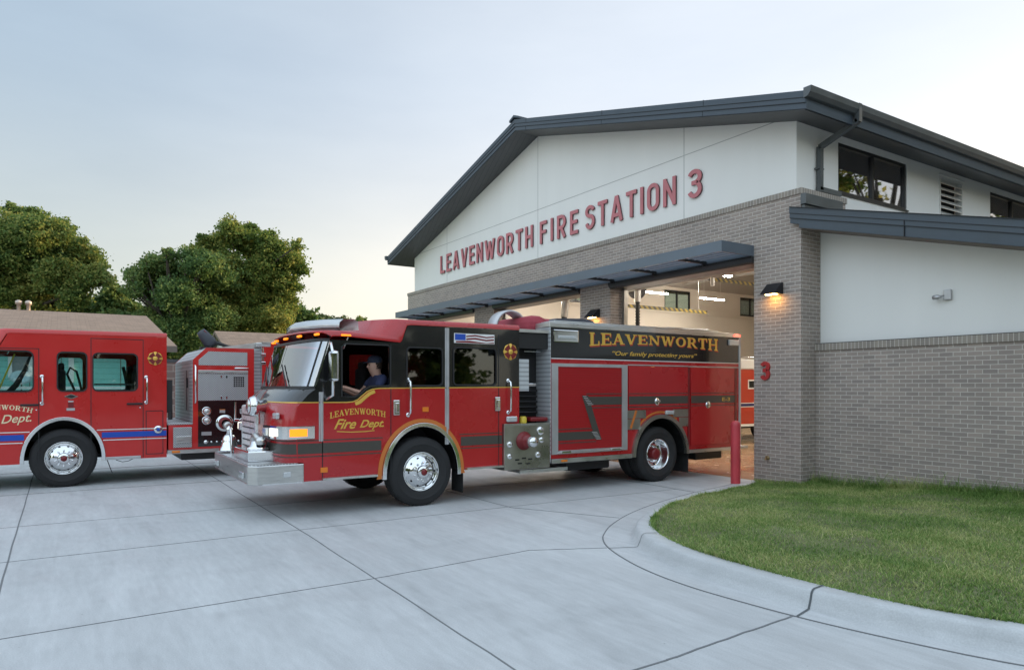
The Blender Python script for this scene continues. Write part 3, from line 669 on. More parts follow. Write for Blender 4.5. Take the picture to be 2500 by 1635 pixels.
def window(wa, wb, z0, z1, x, side, mat, npane=2):
    s = side; f = MB(); t = .06
    f.plate([rect(wa, z0, wb, z1)]+[rect(wa+t+(wb-wa-t)*k/npane, z0+t, wa+(wb-wa-t)*(k+1)/npane, z1-t) for k in range(npane)], FYZ, x-.10*s, x-.02*s)
    if s > 0: f.box(x-.03, x+.03, wa-.02, wb+.02, z0-.035, z0-.002)
    fo = f.build('window', 'frame', FS)
    for k in range(npane):
        MB().box(x-.07*s, x-.062*s, wa+t+(wb-wa-t)*k/npane, wa+(wb-wa-t)*(k+1)/npane, z0+t, z1-t).build('pane', mat, fo)
for a, b in wins: window(a, b, 5.47, 6.44, -7.79, 1, 'winglass')
for a, b in lwins: window(a, b, 5.47, 6.40, -23.86, 1, 'inglass')
# louvre
lo = MB().plate([rect(16.27, 4.85, 17.30, 6.44), rect(16.31, 4.89, 17.26, 6.38)], FYZ, -7.9, -7.775)
lo.box(-7.80, -7.75, 16.25, 17.32, 6.44, 6.47)
for k in range(11):
    z = 4.92+k*.135
    lo.add([(-7.77, 16.31, z), (-7.77, 17.26, z), (-7.89, 17.26, z+.11), (-7.89, 16.31, z+.11), (-7.772, 16.31, z-.012), (-7.772, 17.26, z-.012), (-7.892, 17.26, z+.098), (-7.892, 16.31, z+.098)],
           [(0, 1, 2, 3), (4, 7, 6, 5), (0, 4, 5, 1), (2, 6, 7, 3)])
lo.build('louvre', 'louver', FS); MB().box(-7.96, -7.95, 16.28, 17.29, 4.86, 6.43).build('louvre_backing', 'frame', FS)
# roof
YF = 10.40; XR = -7.08; XL = -24.76; zb = lambda x: 8.755-SL*abs(x-XC); zt = lambda x: 9.035-SL*abs(x-XC)
MB().plate([[(XL, zb(XL)), (XC, zb(XC)), (XR, zb(XR)), (XR, zt(XR)), (XC, zt(XC)), (XL, zt(XL))]], FXZ, YF, 33.6).build('roof', 'roofmetal', FS)
RF = [o for o in FS.children if o.name == 'roof'][0]
sf = MB().plate([[(XL+.03, zb(XL+.03)-.014), (XC, zb(XC)-.014), (XR-.03, zb(XR-.03)-.014), (XR-.03, zb(XR-.03)-.003), (XC, zb(XC)-.003), (XL+.03, zb(XL+.03)-.003)]], FXZ, YF+.02, YW-.002)
sf.plate([[(-7.788, zb(-7.788)-.014), (XR-.03, zb(XR-.03)-.014), (XR-.03, zb(XR-.03)-.003), (-7.788, zb(-7.788)-.003)]], FXZ, YW, 33.5)
sf.build('soffit', 'soffit', RF)
MB().plate([[(-23.86, zb(-23.86)-.09), (XC, zb(XC)-.09), (-8, zb(-8)-.09), (-8, zb(-8)-.07), (XC, zb(XC)-.07), (-23.86, zb(-23.86)-.07)]], FXZ, YB+.44, 33).build('ceiling', 'ceiling', RF)
fa = MB()     # stepped rake trim on the gable
for lo_, hi_, dy in ((.10, .19, .006), (.19, .30, .014)):
    fa.plate([[(XL, zb(XL)+lo_), (XC, zb(XC)+lo_), (XR, zb(XR)+lo_), (XR, zb(XR)+hi_), (XC, zb(XC)+hi_), (XL, zb(XL)+hi_)]], FXZ, YF-dy, YF+.02)
fa.build('rake_trim', 'roofmetal', RF)
sm = MB()
for lo_ in (.10, .188):
    sm.plate([[(XL, zb(XL)+lo_-.006), (XC, zb(XC)+lo_-.006), (XR, zb(XR)+lo_-.006), (XR, zb(XR)+lo_+.004), (XC, zb(XC)+lo_+.004), (XL, zb(XL)+lo_+.004)]], FXZ, YF-.017, YF-.005)
for x in (-22.3, -19.0, -15.4, -12.3, -9.3): sm.box(x-.004, x+.004, YF-.004, YF, zb(x), zb(x)+.1); sm.box(x-.004+.03, x+.004+.03, YF-.018, YF, zb(x)+.19, zb(x)+.3)
sm.build('trim_seam', 'dark_line', RF)
sb = MB()
for k in range(57):
    y = YF+.3+k*.406
    for sx, xe in ((1, XR+.02), (-1, XL-.02)):
        sb.add([(XC, y-.012, zt(XC)), (XC, y+.012, zt(XC)), (XC, y+.012, zt(XC)+.04), (XC, y-.012, zt(XC)+.04), (xe, y-.012, zt(xe)), (xe, y+.012, zt(xe)), (xe, y+.012, zt(xe)+.04), (xe, y-.012, zt(xe)+.04)],
               [(0, 1, 2, 3), (4, 7, 6, 5), (0, 4, 5, 1), (1, 5, 6, 2), (2, 6, 7, 3), (3, 7, 4, 0)])
sb.build('standing_seam', 'roofmetal', RF)
MB().plate([[(XC-.22, zt(XC-.22)+.045), (XC, zt(XC)+.07), (XC+.22, zt(XC+.22)+.045), (XC+.22, zt(XC+.22)+.1), (XC, zt(XC)+.13), (XC-.22, zt(XC-.22)+.1)]], FXZ, YF-.05, 33.6).build('ridge_cap', 'roofmetal', RF)
zg = zb(XR)
def gut(sx, xe):
    p = [(0, .165), (.075, .175), (.13, .235), (.145, .33), (.135, .33), (.12, .245), (.07, .19), (.01, .185), (.01, .33), (0, .33)]
    g_ = MB().plate([[(xe+sx*a, zg+b) for a, b in p]], FXZ, YF-.06, 33.6)
    g_.plate([[(xe+sx*a, zg+b) for a, b in p[:4]]+[(xe, zg+.33)]], FXZ, YF-.065, YF-.055)
    return g_.build('gutter', 'gutter', RF)
gut(1, XR); gut(-1, XL)
# pale metal side fascia of the eave
MB().box(XR+.002, XR+.014, YF+.0, 33.5, zg-.005, zg+.165).build('eave_fascia', 'roofmetal', RF)
ds = MB()
def sq(path, r=.062): ds.tube(path, r, 4, smooth=False)
sq([(-6.985, 11.78, 6.74), (-6.985, 11.78, 6.42)]); sq([(-6.985, 11.78, 6.45), (-7.725, 11.78, 6.19)]); sq([(-7.725, 11.78, 6.2), (-7.725, 11.78, 5.40)]); sq([(-7.725, 11.73, 5.41), (-7.725, 12.40, 5.41)])
ds.box(-7.78, -7.70, 11.69, 11.87, 5.78, 5.81)
ds.build('downspout', 'gutter', FS)
fb = MB().box(-7.602, -7.50, YB-.02, 12.15, 5.0, 5.19); fb.box(-7.602, -7.54, YB+.01, 12.2, 4.9, 4.998)
fb.build('flashing_box', 'gutter', FS, bevel=.008)
# wing: brick base, white wall, shed roof
YV = 11.45
MB().box(-7.6, -1.0, YV, YV+.3, 0, 2.42).build('wing_brick_wall', 'brick', FS)
MB().box(-7.599, -1.0, YV-.025, YV+.28, 2.421, 2.54).build('brick_rowlock', 'rowlock2' if 'rowlock2' in MA else 'rowlock', FS)
MB().box(-7.598, -1.0, YV-.01, YV+.29, 2.541, 2.552).build('flashing', 'dark_line', FS)
wz = lambda x: 4.575-SL*(x+7.57)
MB().plate([[(-7.598, 2.552), (-1.0, 2.552), (-1.0, wz(-1)-.01), (-7.598, wz(-7.598)-.01)]], FXZ, 11.60, 11.78).build('wing_wall', 'stucco', FS)
MB().box(-1.2, -1.0, 11.8, 30, 0, wz(-1)).build('wing_end_wall', 'brick', FS)
wt = lambda x: 4.965-.2625*(x+7.75)
MB().plate([[(-7.585, wz(-7.585)), (-.6, wz(-.6)), (-.6, wt(-.6)-.01), (-7.585, wt(-7.585)-.01)]], FXZ, 11.036, 30).build('wing_roof', 'roofmetal', FS)
WF = MB().plate([[(-7.75, 4.688), (-7.575, 4.64), (-7.57, wz(-7.57)), (-.6, wz(-.6)), (-.6, wt(-.6)), (-7.75, wt(-7.75))]], FXZ, 10.93, 11.028)
WF.build('wing_fascia', 'roofmetal', FS)
wf = MB()
wf.plate([[(-7.76, wt(-7.76)-.10), (-.6, wt(-.6)-.10), (-.6, wt(-.6)+.006), (-7.76, wt(-7.76)+.006)]], FXZ, 10.914, 11.03)
wf.plate([[(-7.757, wt(-7.757)-.185), (-.6, wt(-.6)-.185), (-.6, wt(-.6)-.101), (-7.757, wt(-7.757)-.101)]], FXZ, 10.922, 11.03)
wf.build('rake_trim', 'roofmetal', FS)
wl = MB()
for o_ in (.100, .186): wl.plate([[(-7.75, wt(-7.75)-o_-.005), (-.6, wt(-.6)-o_-.005), (-.6, wt(-.6)-o_+.005), (-7.75, wt(-7.75)-o_+.005)]], FXZ, 10.911, 10.93)
wl.plate([[(-7.75, wt(-7.75)+.006), (-.6, wt(-.6)+.006), (-.6, wt(-.6)+.018), (-7.75, wt(-7.75)+.018)]], FXZ, 10.89, 11.03)
for x in (-5.74, -2.9): wl.box(x-.005, x+.005, 10.910, 10.93, wz(x)+.002, wt(x)-.1)
wl.build('trim_seam', 'dark_line', FS)
MB().plate([[(-7.598, wz(-7.598)-.012), (-1, wz(-1)-.012), (-1, wz(-1)-.002), (-7.598, wz(-7.598)-.002)]], FXZ, 10.95, 11.6).build('soffit', 'fascia', FS)
# canopy over the bays
CA = MB()
CA.box(-23.38, -8.6, 10.12, 10.16, 4.245, 4.445).box(-8.64, -8.602, 10.161, 11.03, 4.245, 4.445).box(-23.378, -23.34, 10.161, 11.03, 4.245, 4.445).box(-23.33, -8.65, 10.97, 11.028, 4.25, 4.43)
CO = CA.build('canopy', 'canopy', FS)
sl = MB()
for y, z in ((10.30, 4.31), (10.47, 4.31), (10.64, 4.31), (10.81, 4.31)):
    c_, s_ = .042, .03
    sl.add([(-23.33, y-c_, z-s_), (-8.65, y-c_, z-s_), (-8.65, y+c_, z+s_), (-23.33, y+c_, z+s_), (-23.33, y-c_, z-s_+.012), (-8.65, y-c_, z-s_+.012), (-8.65, y+c_, z+s_+.012), (-23.33, y+c_, z+s_+.012)],
           [(0, 1, 2, 3), (4, 7, 6, 5), (0, 4, 5, 1), (1, 5, 6, 2), (2, 6, 7, 3), (3, 7, 4, 0)])
sl.build('canopy_slats', 'slat', CO)
cb_ = MB()
for x in (-9.72, -11.13, -12.52, -14.0, -15.4, -16.85, -18.3, -19.72, -21.27, -22.4):
    cb_.box(x-.025, x+.025, 10.161, 10.96, 4.246, 4.30); cb_.box(x-.02, x+.03, 10.86, 10.95, 4.2, 4.245); cb_.tube([(x, 10.93, 4.22), (x+.06, 10.93, 4.22)], .018, 8)
cb_.split('canopy_bracket', 'frame', CO)
for a, b in bays:
    hd = MB()
    prof = [(10.97+.16*(1-math.cos(t)), 4.235-.11*math.sin(t)) for t in [PI*.5*k/6 for k in range(7)]]
    hd.add([], [])
    L = [(10.96, 4.24)]+[(10.96+.13*(1-math.cos(PI/2*k/6)), 4.24-.10*math.sin(PI/2*k/6)) for k in range(1, 7)]+[(YB+.45, 4.14), (YB+.45, 4.115), (10.95+.13, 4.112)]+[(10.945+.13*(1-math.cos(PI/2*k/6)), 4.225-.11*math.sin(PI/2*k/6)) for k in range(5, -1, -1)]
    hd.add([], [])
    hd.plate([[(10.95, 4.243), (10.95, 4.2), (10.965, 4.16), (10.99, 4.13), (11.03, 4.105), (YB+.43, 4.10), (YB+.43, 4.118), (11.026, 4.118), (11.026, 4.243)]], FYZ, a+.0, b-.0)
    hd.build('door_header', 'frame', FS)
    for x in (a+.02, b-.09): MB().box(x, x+.07, YB+.36, YB+.47, .0, 4.11).build('door_track', 'duct' if x < a+.1 else 'frame', FS)

# ---- sign letters
SG = thing('building_sign', 'raised red capital letters naming the station across the white gable', 'sign', (-15.9, 11.14, 5.71))
def letters(txt, xa, xb, z0, z1, y0, y1, mat, parent):
    gl_ = [DIN(c) for c in txt]; h_ = z1-z0; tot = sum(w_ for S, w_ in gl_); n = len(txt)
    gap = ((xb-xa)/h_-tot)/max(1, n-1) if n > 1 else 0; kx = 1 if n > 1 else (xb-xa)/h_/tot; x = xa
    for S, w_ in gl_:
        m_ = MB(); b2 = MB()
        for q, L in enumerate(S):
            f_ = lambda a, b, d: (x+a*h_*kx, z0+b*h_, d)
            m_.plate(L, lambda a, b, d: (x+a*h_*kx, d, z0+b*h_), y0-.0006*q, y1)
            b2.plate(L, lambda a, b, d: (x+a*h_*kx, d, z0+b*h_), y1+.001+.0004*q, y1+.026)
        lo = m_.build('letter', mat, parent); b2.build('letter_return', 'signdark', lo)
        x += (w_+gap)*h_*kx
for t_, a, b in (('LEAVENWORTH', -21.80, -16.13), ('FIRE', -15.77, -14.09), ('STATION', -13.78, -10.70), ('3', -10.36, -9.975)):
    letters(t_, a, b, 5.71, 6.32, 11.115, 11.135, 'sign', SG)
hn = MB()
for q, L in enumerate(DIN('3', .20)[0]): hn.plate(L, lambda a, b, d: (-8.44+a/.58*.205, d, 1.90+b*.335), YB-.04-.0006*q, YB-.002)
tag(hn.build('house_number', 'num'), 'red numeral 3 fixed on the brick pier beside the open bay', 'number sign')

# ---- wall lamps
def wall_lamp(x, label):
    t = thing('wall_lamp', label, 'lamp', (x, YB, 3.46), 'wedge lamps on the brick piers')
    p = [(YB-.002, 0), (YB-.25, 0), (YB-.252, .014), (YB-.05, .205), (YB-.002, .21)]
    MB().plate([[(a, 3.46+b) for a, b in p]], FYZ, x-.16, x+.16).build('housing', 'lamp', t, bevel=.006)
    MB().box(x-.10, x+.10, YB-.18, YB-.08, 3.452, 3.458).build('diffuser', 'glow', t)
wall_lamp(-8.12, 'lit black wedge lamp on the pier above the red numeral')
wall_lamp(-13.25, 'lit black wedge lamp on the pier between the two nearer bays')
wall_lamp(-18.65, 'lit black wedge lamp on the farther pier behind the moving engine')
sl_ = thing('security_light', 'small grey security light on the white wing wall', 'light', (-5.41, 11.6, 3.15))
MB().cbox(-5.47, -5.36, 11.54, 11.598, 3.12, 3.28, .01).build('box', 'satin', sl_)
MB().lathe([(0, -.1), (.035, -.1), (.038, -.03), (.02, .02), (0, .02)], (-5.5, 11.5, 3.17), 'x', 14).tube([(-5.46, 11.54, 3.19), (-5.5, 11.5, 3.18)], .012, 8).build('lamp_head', 'satin', sl_)
hb = thing('hose_tap', 'brass hose tap low on the brick pier', 'tap', (-8.29, YB, .42))
MB().lathe([(0, -.03), (.035, -.03), (.04, 0)], (-8.29, YB-.005, .453), 'y', 14).tube([(-8.29, YB, .453), (-8.29, YB-.07, .453), (-8.29, YB-.09, .42)], .014, 8).build('spout', 'brass', hb)
MB().lathe([(.02, -.006), (.028, 0), (.02, .006), (0, .006)], (-8.29, YB-.05, .49), 'z', 12).build('handle', 'brass', hb)
bo = MB().lathe([(.087, .0), (.087, 1.06), (.083, 1.095), (.07, 1.125), (.045, 1.145), (0, 1.152)], (-8.5, 10.38, 0), 'z', 28)
tag(bo.build('bollard', 'bollard'), 'red domed bollard standing beside the open bay', 'bollard')

# ---- inside the bays
for i, (x, y, z, L) in enumerate(((-21, 20.7, 5.64, 1.3), (-21, 24.1, 5.62, 1.5), (-21, 15.6, 5.64, 1.3), (-15.2, 17.6, 5.35, 1.5), (-15.2, 13.6, 5.35, 1.3), (-15.2, 22.5, 5.35, 1.3), (-10.6, 14.2, 5.3, 1.3), (-10.6, 18.5, 5.3, 1.3), (-10.6, 23, 5.3, 1.3), (-18.2, 13.4, 4.6, 1.2))):
    t = thing('ceiling_light', 'lit linear ceiling light hanging inside the bays', 'light', (x, y, z), 'linear lights inside the garage')
    MB().box(x-.065, x+.065, y-L/2, y+L/2, z+.03, z+.07).tube([(x, y-L*.35, z+.08), (x, y-L*.35, z+1.0)], .006, 5).tube([(x, y+L*.35, z+.08), (x, y+L*.35, z+1.0)], .006, 5).build('fitting', 'trimw', t)
    MB().box(x-.055, x+.055, y-L/2+.02, y+L/2-.02, z, z+.028).build('diffuser', 'tube', t)
def hbar(x, y0, y1, z, label):
    t = thing('clearance_bar', label, 'warning bar', (x, y0, z), 'striped clearance bars')
    MB().box(x-.02, x+.02, y0, y1, z, z+.10).build('board', 'hazard', t)
    MB().tube([(x, y0+.4, z+.13), (x, y0+.4, z+2)], .006, 5).tube([(x, y1-.4, z+.13), (x, y1-.4, z+2)], .006, 5).split('hanger', 'duct', t)
hbar(-16, 14.2, 18.1, 4.20, 'long yellow and black clearance bar seen over the engine body')
hbar(-14, 15.9, 18.8, 4.88, 'yellow and black clearance bar high beside the right pier')
hbar(-20.6, 15.2, 18.0, 4.0, 'yellow and black clearance bar behind the hose reel in the middle bay')
ex = thing('exhaust_duct', 'galvanised exhaust duct elbow hanging in the middle bay', 'duct', (-16.5, 12.6, 4.5))
MB().tube([(-14.2, 12.9, 4.62), (-16.3, 12.9, 4.6), (-16.75, 12.9, 4.55), (-16.95, 12.9, 4.35), (-17.0, 12.9, 3.9)], .11, 14).build('pipe', 'duct', ex)
MB().tube([(-17.0, 12.9, 3.9), (-17.0, 12.9, 3.6)], .09, 12).build('nozzle', 'frame', ex)
e2 = thing('exhaust_hose', 'galvanised exhaust drop pipe with black hose in the near bay', 'hose', (-14.2, 13.3, 3.2))
MB().tube([(-14.2, 13.3, 4.9), (-14.2, 13.3, 4.1)], .085, 14).build('pipe', 'duct', e2)
MB().tube([(-14.2, 13.3, 4.1)]+[(-14.2, 13.3, 4.08-.04*k) for k in range(20)], [.05]+[.05 if k % 2 else .07 for k in range(20)], 12).tube([(-14.28, 13.2, 3.35), (-14.35, 13.1, 3.3)], .09, 12).build('hose', 'plastic', e2)
e3 = thing('overhead_pipe', 'long grey pipe running across the near bay behind the door header', 'pipe', (-10.6, 13.2, 4.6))
MB().tube([(-14.6, 13.2, 4.47), (-8.1, 13.2, 4.47)], .075, 12).build('pipe', 'duct', e3)
hg = MB()
for x in (-14.0, -11.4, -9.2): hg.tube([(x, 13.2, 4.6), (x, 13.2, 6.2)], .035, 6)
hg.tube([(-11.5, 13.2, 4.2), (-11.5, 13.2, 4.6)], .05, 8).tube([(-9.3, 13.2, 4.1), (-9.3, 13.2, 4.6)], .045, 8).split('hanger', 'duct', e3)
fan = thing('unit_fan', 'black hanging unit fan in front of the inner window', 'fan', (-17.0, 15.6, 5.0))
MB().lathe([(0, -.14), (.3, -.14), (.34, -.1), (.34, .1), (.3, .14), (0, .14)], (-17.0, 15.9, 5.0), 'y', 24).build('drum', 'plastic', fan)
MB().cbox(-17.2, -16.8, 15.5, 15.75, 4.85, 5.15, .03).tube([(-17, 15.8, 5.3), (-17, 15.8, 6.8)], .02, 6).build('motor', 'plastic', fan)
cj = thing('floor_jack', 'black wheeled floor jack standing behind the moving engine', 'jack', (-9.5, 13.2, 0))
MB().cbox(-9.7, -9.3, 12.9, 13.5, .08, .2, .02).tube([(-9.5, 13.4, .2), (-9.35, 13.2, .75)], .03, 8).cbox(-9.6, -9.4, 13.0, 13.2, .2, .42, .02).build('body', 'plastic', cj)
for dx in (-.2, .2):
    for dy in (-.25, .25): MB().lathe([(0, -.02), (.05, -.02), (.05, .02), (0, .02)], (-9.5+dx, 13.2+dy, .054), 'x', 14).build('wheel', 'rubber', cj)
ib = MB().box(-23.85, -8.01, YB+.9, YB+1.1, 6.4, 6.62)
for y in (15, 20, 25, 30): ib.box(-23.85, -8.01, y, y+.15, 6.62, 6.78)
ib.build('ceiling_beam', 'ceiling', FS)
lg = MB().box(-23.858, -23.70, YB+.46, 33, 6.62, 6.68).build('wall_ledge', 'trimw', FS)

# ------------------------------------------------------------------ fire engines
W = 2.5
def ell(cy, cz, a, b, n=28, t0=180, t1=0, zc=None):
    return [(cy+a*math.cos(R(t0+(t1-t0)*k/n)), cz+b*math.sin(R(t0+(t1-t0)*k/n))) for k in range(n+1)]
BUL = [(0, 0), (-.02, -.07), (-.07, -.125), (-.16, -.165), (-.35, -.2), (-.7, -.235), (-1.25, -.25)]
PL = BUL+[(-W-x, y) for x, y in BUL[-2::-1]]
def bulge(x):
    for (x0, y0), (x1, y1) in zip(PL[:-1], PL[1:]):
        if x1 <= x <= x0: return y0+(y1-y0)*(x-x0)/(x1-x0)
    return 0
def wheel(root, x, y, side, rear=False):
    """side +1: driver side face towards +x. rim is the part, tyre and hub its sub-parts"""
    s = side; F = lambda prof: [(r, h*s) for r, h in prof]
    c = (x, y, .512); rm = MB()
    if not rear:
        rm.lathe(F([(.30, -.2), (.292, -.02), (.285, -.008), (.274, -.02), (.262, -.05), (.245, -.045), (.225, -.012), (.17, .018), (.165, .022), (.105, .026), (.10, .03)]), c, 'x', 40)
        for k in range(10):
            t = 2*PI*(k+.5)/10; rm.lathe(F([(0, .056), (.012, .056), (.016, .05), (.016, .02)]), (c[0], y+.138*math.cos(t), .512+.138*math.sin(t)), 'x', 8)
    else:
        rm.lathe(F([(.30, -.24), (.292, -.02), (.285, -.006), (.272, -.02), (.262, -.05), (.25, -.17), (.235, -.185), (.16, -.19), (.11, -.185)]), c, 'x', 40)
        for k in range(10):
            t = 2*PI*(k+.5)/10; rm.lathe(F([(0, -.145), (.012, -.145), (.016, -.15), (.016, -.19)]), (c[0], y+.14*math.cos(t), .512+.14*math.sin(t)), 'x', 8)
    wo = rm.build('wheel', 'chrome', root)
    ty = MB().lathe(F([(.288, -.03), (.30, -.012), (.34, .002), (.40, .006), (.405, .010), (.412, .006), (.455, .0), (.487, -.014), (.505, -.035), (.514, -.055), (.514, -.095), (.503, -.098), (.503, -.106), (.514, -.109), (.514, -.145), (.503, -.148), (.503, -.156), (.514, -.159), (.514, -.2), (.503, -.203), (.503, -.211), (.514, -.214), (.514, -.245), (.49, -.285), (.40, -.30), (.29, -.28)]), c, 'x', 56)
    for k in range(56):      # tread shoulder blocks
        t = 2*PI*k/56; d = .012
        for h0, h1 in ((-.06, -.09), (-.245, -.215)):
            ty.add([(c[0]+h*s, y+r*math.cos(t+q), .512+r*math.sin(t+q)) for h in (h0, h1) for r, q in ((.512, -d), (.519, -d), (.519, d), (.512, d))], [(0, 1, 2, 3), (7, 6, 5, 4), (1, 5, 6, 2), (0, 4, 5, 1), (2, 6, 7, 3)])
    ty.build('tyre', 'rubber', wo)
    if rear:
        MB().lathe(F([(.29, -.32), (.40, -.32), (.49, -.34), (.514, -.37), (.514, -.55), (.49, -.59), (.3, -.6)]), c, 'x', 40).build('inner_tyre', 'rubber', wo)
        MB().lathe(F([(.112, -.19), (.112, -.07), (.10, -.05), (.06, -.04), (0, -.04)]), c, 'x', 24).build('hub', 'dred', wo)
    else:
        MB().lathe(F([(.10, .028), (.095, .07), (.08, .082), (.05, .085)]), c, 'x', 24).build('hub', 'chrome', wo)
        MB().lathe(F([(.05, .084), (.045, .096), (0, .097)]), c, 'x', 20).build('hub_cap', 'dred', wo)
    hl = MB()
    for k in range(10):
        t = 2*PI*k/10; rr = .208; hh = -.002 if not rear else -.183; hl.lathe(F([(.019, hh+.003), (.0, hh+.004)]), (c[0], y+rr*math.cos(t), .512+rr*math.sin(t)), 'x', 12)
    hl.build('hand_hole', 'plastic', wo)
def well(root, y, a=.60, b=.71):
    m = MB(); P1 = ell(y, .50, a, b, 20); m.loft([[(-.03, p, q) for p, q in P1], [(-.75, p, q) for p, q in P1]], closed=False, smooth=True)
    m.loft([[(-W+.03, p, q) for p, q in P1], [(-W+.75, p, q) for p, q in P1]], closed=False, smooth=True)
    m.plate([P1], FYZ, -.76, -.75).plate([P1], FYZ, -W+.75, -W+.76)
    m.split('wheel_well', 'plastic', root)
def arch_trim(root, y, outer=(.635, .74), inner=(.575, .68), mat='chrome', zend=.44, over=.035):
    for x0, x1 in ((-.02, over), (-W-over, -W+.02)):
        o = [(y-outer[0], zend)]+ell(y, .50, *outer)+[(y+outer[0], zend)]; i = [(y-inner[0], zend)]+ell(y, .50, *inner)+[(y+inner[0], zend)]
        MB().plate([o+i[::-1]], FYZ, x0, x1).build('wheel_arch', mat, root, bevel=.008)
def grab(root, y, z0, z1, x=.0):
    m = MB().tube([(x, y, z0), (x+.06, y+.01, z0+.03), (x+.07, y+.01, z0+.10), (x+.07, y+.01, z1-.10), (x+.06, y+.01, z1-.03), (x, y, z1)], .016, 10)
    for z in (z0, z1): m.lathe([(0, .012), (.03, .010), (.034, 0)], (x, y, z), 'x', 14)
    return m.build('grab_handle', 'chrome', root)
def emblem(root, y, z, r=.13):
    e = MB().lathe([(r, 0), (r, .006), (r-.012, .008), (0, .008)], (.001, y, z), 'x', 8).build('emblem', 'gold', root)
    MB().lathe([(r-.012, .0082), (r-.014, .010), (0, .010)], (.001, y, z), 'x', 24).build('field', 'gold', e)
    m = MB()
    for k in range(4):
        t = PI/4+k*PI/2; c, s = math.cos(t), math.sin(t); q = lambda a, b: (y+a*c-b*s, z+a*s+b*c)
        m.plate([[q(.02, -.03), q(r-.026, -.062), q(r-.02, 0), q(r-.026, .062), q(.02, .03)]], FYZ, .0112, .0135)
    m.build('cross', 'dred', e)
    MB().lathe([(.042, .014), (.04, .0165), (0, .0165)], (.001, y, z), 'x', 20).build('centre', 'gold', e)
def frame_loop(L, w):
    c = (sum(p[0] for p in L)/len(L), sum(p[1] for p in L)/len(L)); out_ = []
    n = len(L)
    for i in range(n):
        a = Vector(L[i-1]); b = Vector(L[(i+1) % n]); d = (b-a).normalized(); nn = Vector((d.y, -d.x)); p = Vector(L[i])
        if nn.dot(p-Vector(c)) < 0: nn = -nn
        out_.append(tuple(p+nn*w))
    return out_
def cab_window(root, L, glass, mat='plastic', w=.022, open_=False):
    for x0, x1, gx in ((-.03, .012, -.02), (-W-.012, -W+.03, -W+.02)):
        fr = MB().plate([frame_loop(L, w), L], FYZ, x0, x1).build('window_frame', mat, root)
        if not (open_ and x0 > -1): MB().plate([L], FYZ, gx-.003, gx+.003).build('glass', glass, fr)
FE = {}  # cab front edge (y at z), local to the front axle
EDGE = [(.50, -1.76), (.75, -1.84), (1.15, -1.86), (1.50, -1.84), (1.56, -1.79), (1.66, -1.70), (1.74, -1.60), (2.43, -1.385)]
def edge_y(z):
    for (z0, y0), (z1, y1) in zip(EDGE[:-1], EDGE[1:]):
        if z0 <= z <= z1: return y0+(y1-y0)*(z-z0)/(z1-z0)
    return EDGE[-1][1] if z > 2 else EDGE[0][1]
def ring_at(z, off=0, y=None): return [(x*(1+0*off), (edge_y(z) if y is None else y)+b-off, z) for x, b in PL]
def cab_front(root, lower, upper):
    MB().loft([ring_at(z) for z in (.50, .75, 1.15, 1.5, 1.56)], closed=False, smooth=True).build('front_panel', lower, root)
    MB().loft([ring_at(z) for z in (1.56, 1.66, 1.742)], closed=False, smooth=True).build('cowl', upper, root)
    MB().loft([ring_at(z) for z in (1.775, 2.0, 2.2, 2.40)], closed=False, smooth=True).build('windscreen', 'screen', root)
    f = MB().loft([ring_at(1.742, .012), ring_at(1.78, .012)], closed=False, smooth=True).loft([ring_at(2.395, .01), ring_at(2.435, .01)], closed=False, smooth=True)
    for x0, x1 in ((0, -.05), (-W, -W+.05), (-1.24, -1.26)):
        f.loft([[(x0, edge_y(z)+bulge(x0)-.012, z), (x1, edge_y(z)+bulge(x1)-.012, z)] for z in (1.77, 2.0, 2.2, 2.4)], closed=False)
    f.build('screen_frame', 'plastic', root)
    wp = MB()
    for x in (-.55, -1.75): wp.tube([(x, edge_y(1.76)+bulge(x)-.03, 1.765), (x-.35, edge_y(2.0)+bulge(x-.35)-.03, 2.0)], .008, 5).tube([(x-.55, edge_y(2.1)+bulge(x-.55)-.025, 2.1), (x-.12, edge_y(1.85)+bulge(x-.12)-.025, 1.86)], .01, 5)
    wp.split('wiper', 'plastic', root)
def roof_loft(root, st, mat):
    """st: (y, z, k) stations; k scales the plan bulge"""
    prof = [(0, -.085), (0, -.05), (-.012, -.022), (-.04, -.005), (-.10, 0), (-.35, .008), (-.8, .018), (-1.25, .022)]
    prof = prof+[(-W-x, dz) for x, dz in prof[-2::-1]]
    rings = [[(x, y+k*bulge(x), z+dz) for x, dz in prof] for y, z, k in st]
    MB().loft(rings, closed=False, smooth=True).build('roof', mat, root)
def bumper(root):
    b = MB().plate([[(.012, -1.755), (.012, -2.36), (-.10, -2.46), (-W+.10, -2.46), (-W-.012, -2.36), (-W-.012, -1.755)]], FXY, .485, .74)
    bo_ = b.build('bumper', 'alu', root, bevel=.012)
    MB().plate([[(.0, -1.765), (.0, -2.352), (-.106, -2.445), (-W+.106, -2.445), (-W+.0, -2.352), (-W+.0, -1.765)]], FXY, .7405, .752).build('bumper_deck', 'tread', bo_)
    MB().box(.013, .02, -2.3, -1.77, .485, .50).box(-.12, -W+.12, -2.468, -2.461, .485, .505).split('bumper_lip', 'chrome', bo_)
    MB().cbox(.002, .03, -2.03, -1.93, .57, .64, .008).cbox(-.25, -.5, -2.49, -2.462, .56, .64, .008).cbox(-2.0, -2.25, -2.49, -2.462, .56, .64, .008).split('bumper_light', 'lens', bo_)
def seat(root, x, y, z=1.3):
    MB().cbox(x-.24, x+.24, y-.25, y+.25, z, z+.16, .03).cbox(x-.23, x+.23, y+.2, y+.33, z+.1, z+.78, .04).cbox(x-.13, x+.13, y+.22, y+.31, z+.72, z+.9, .03).build('seat', 'seat', root)

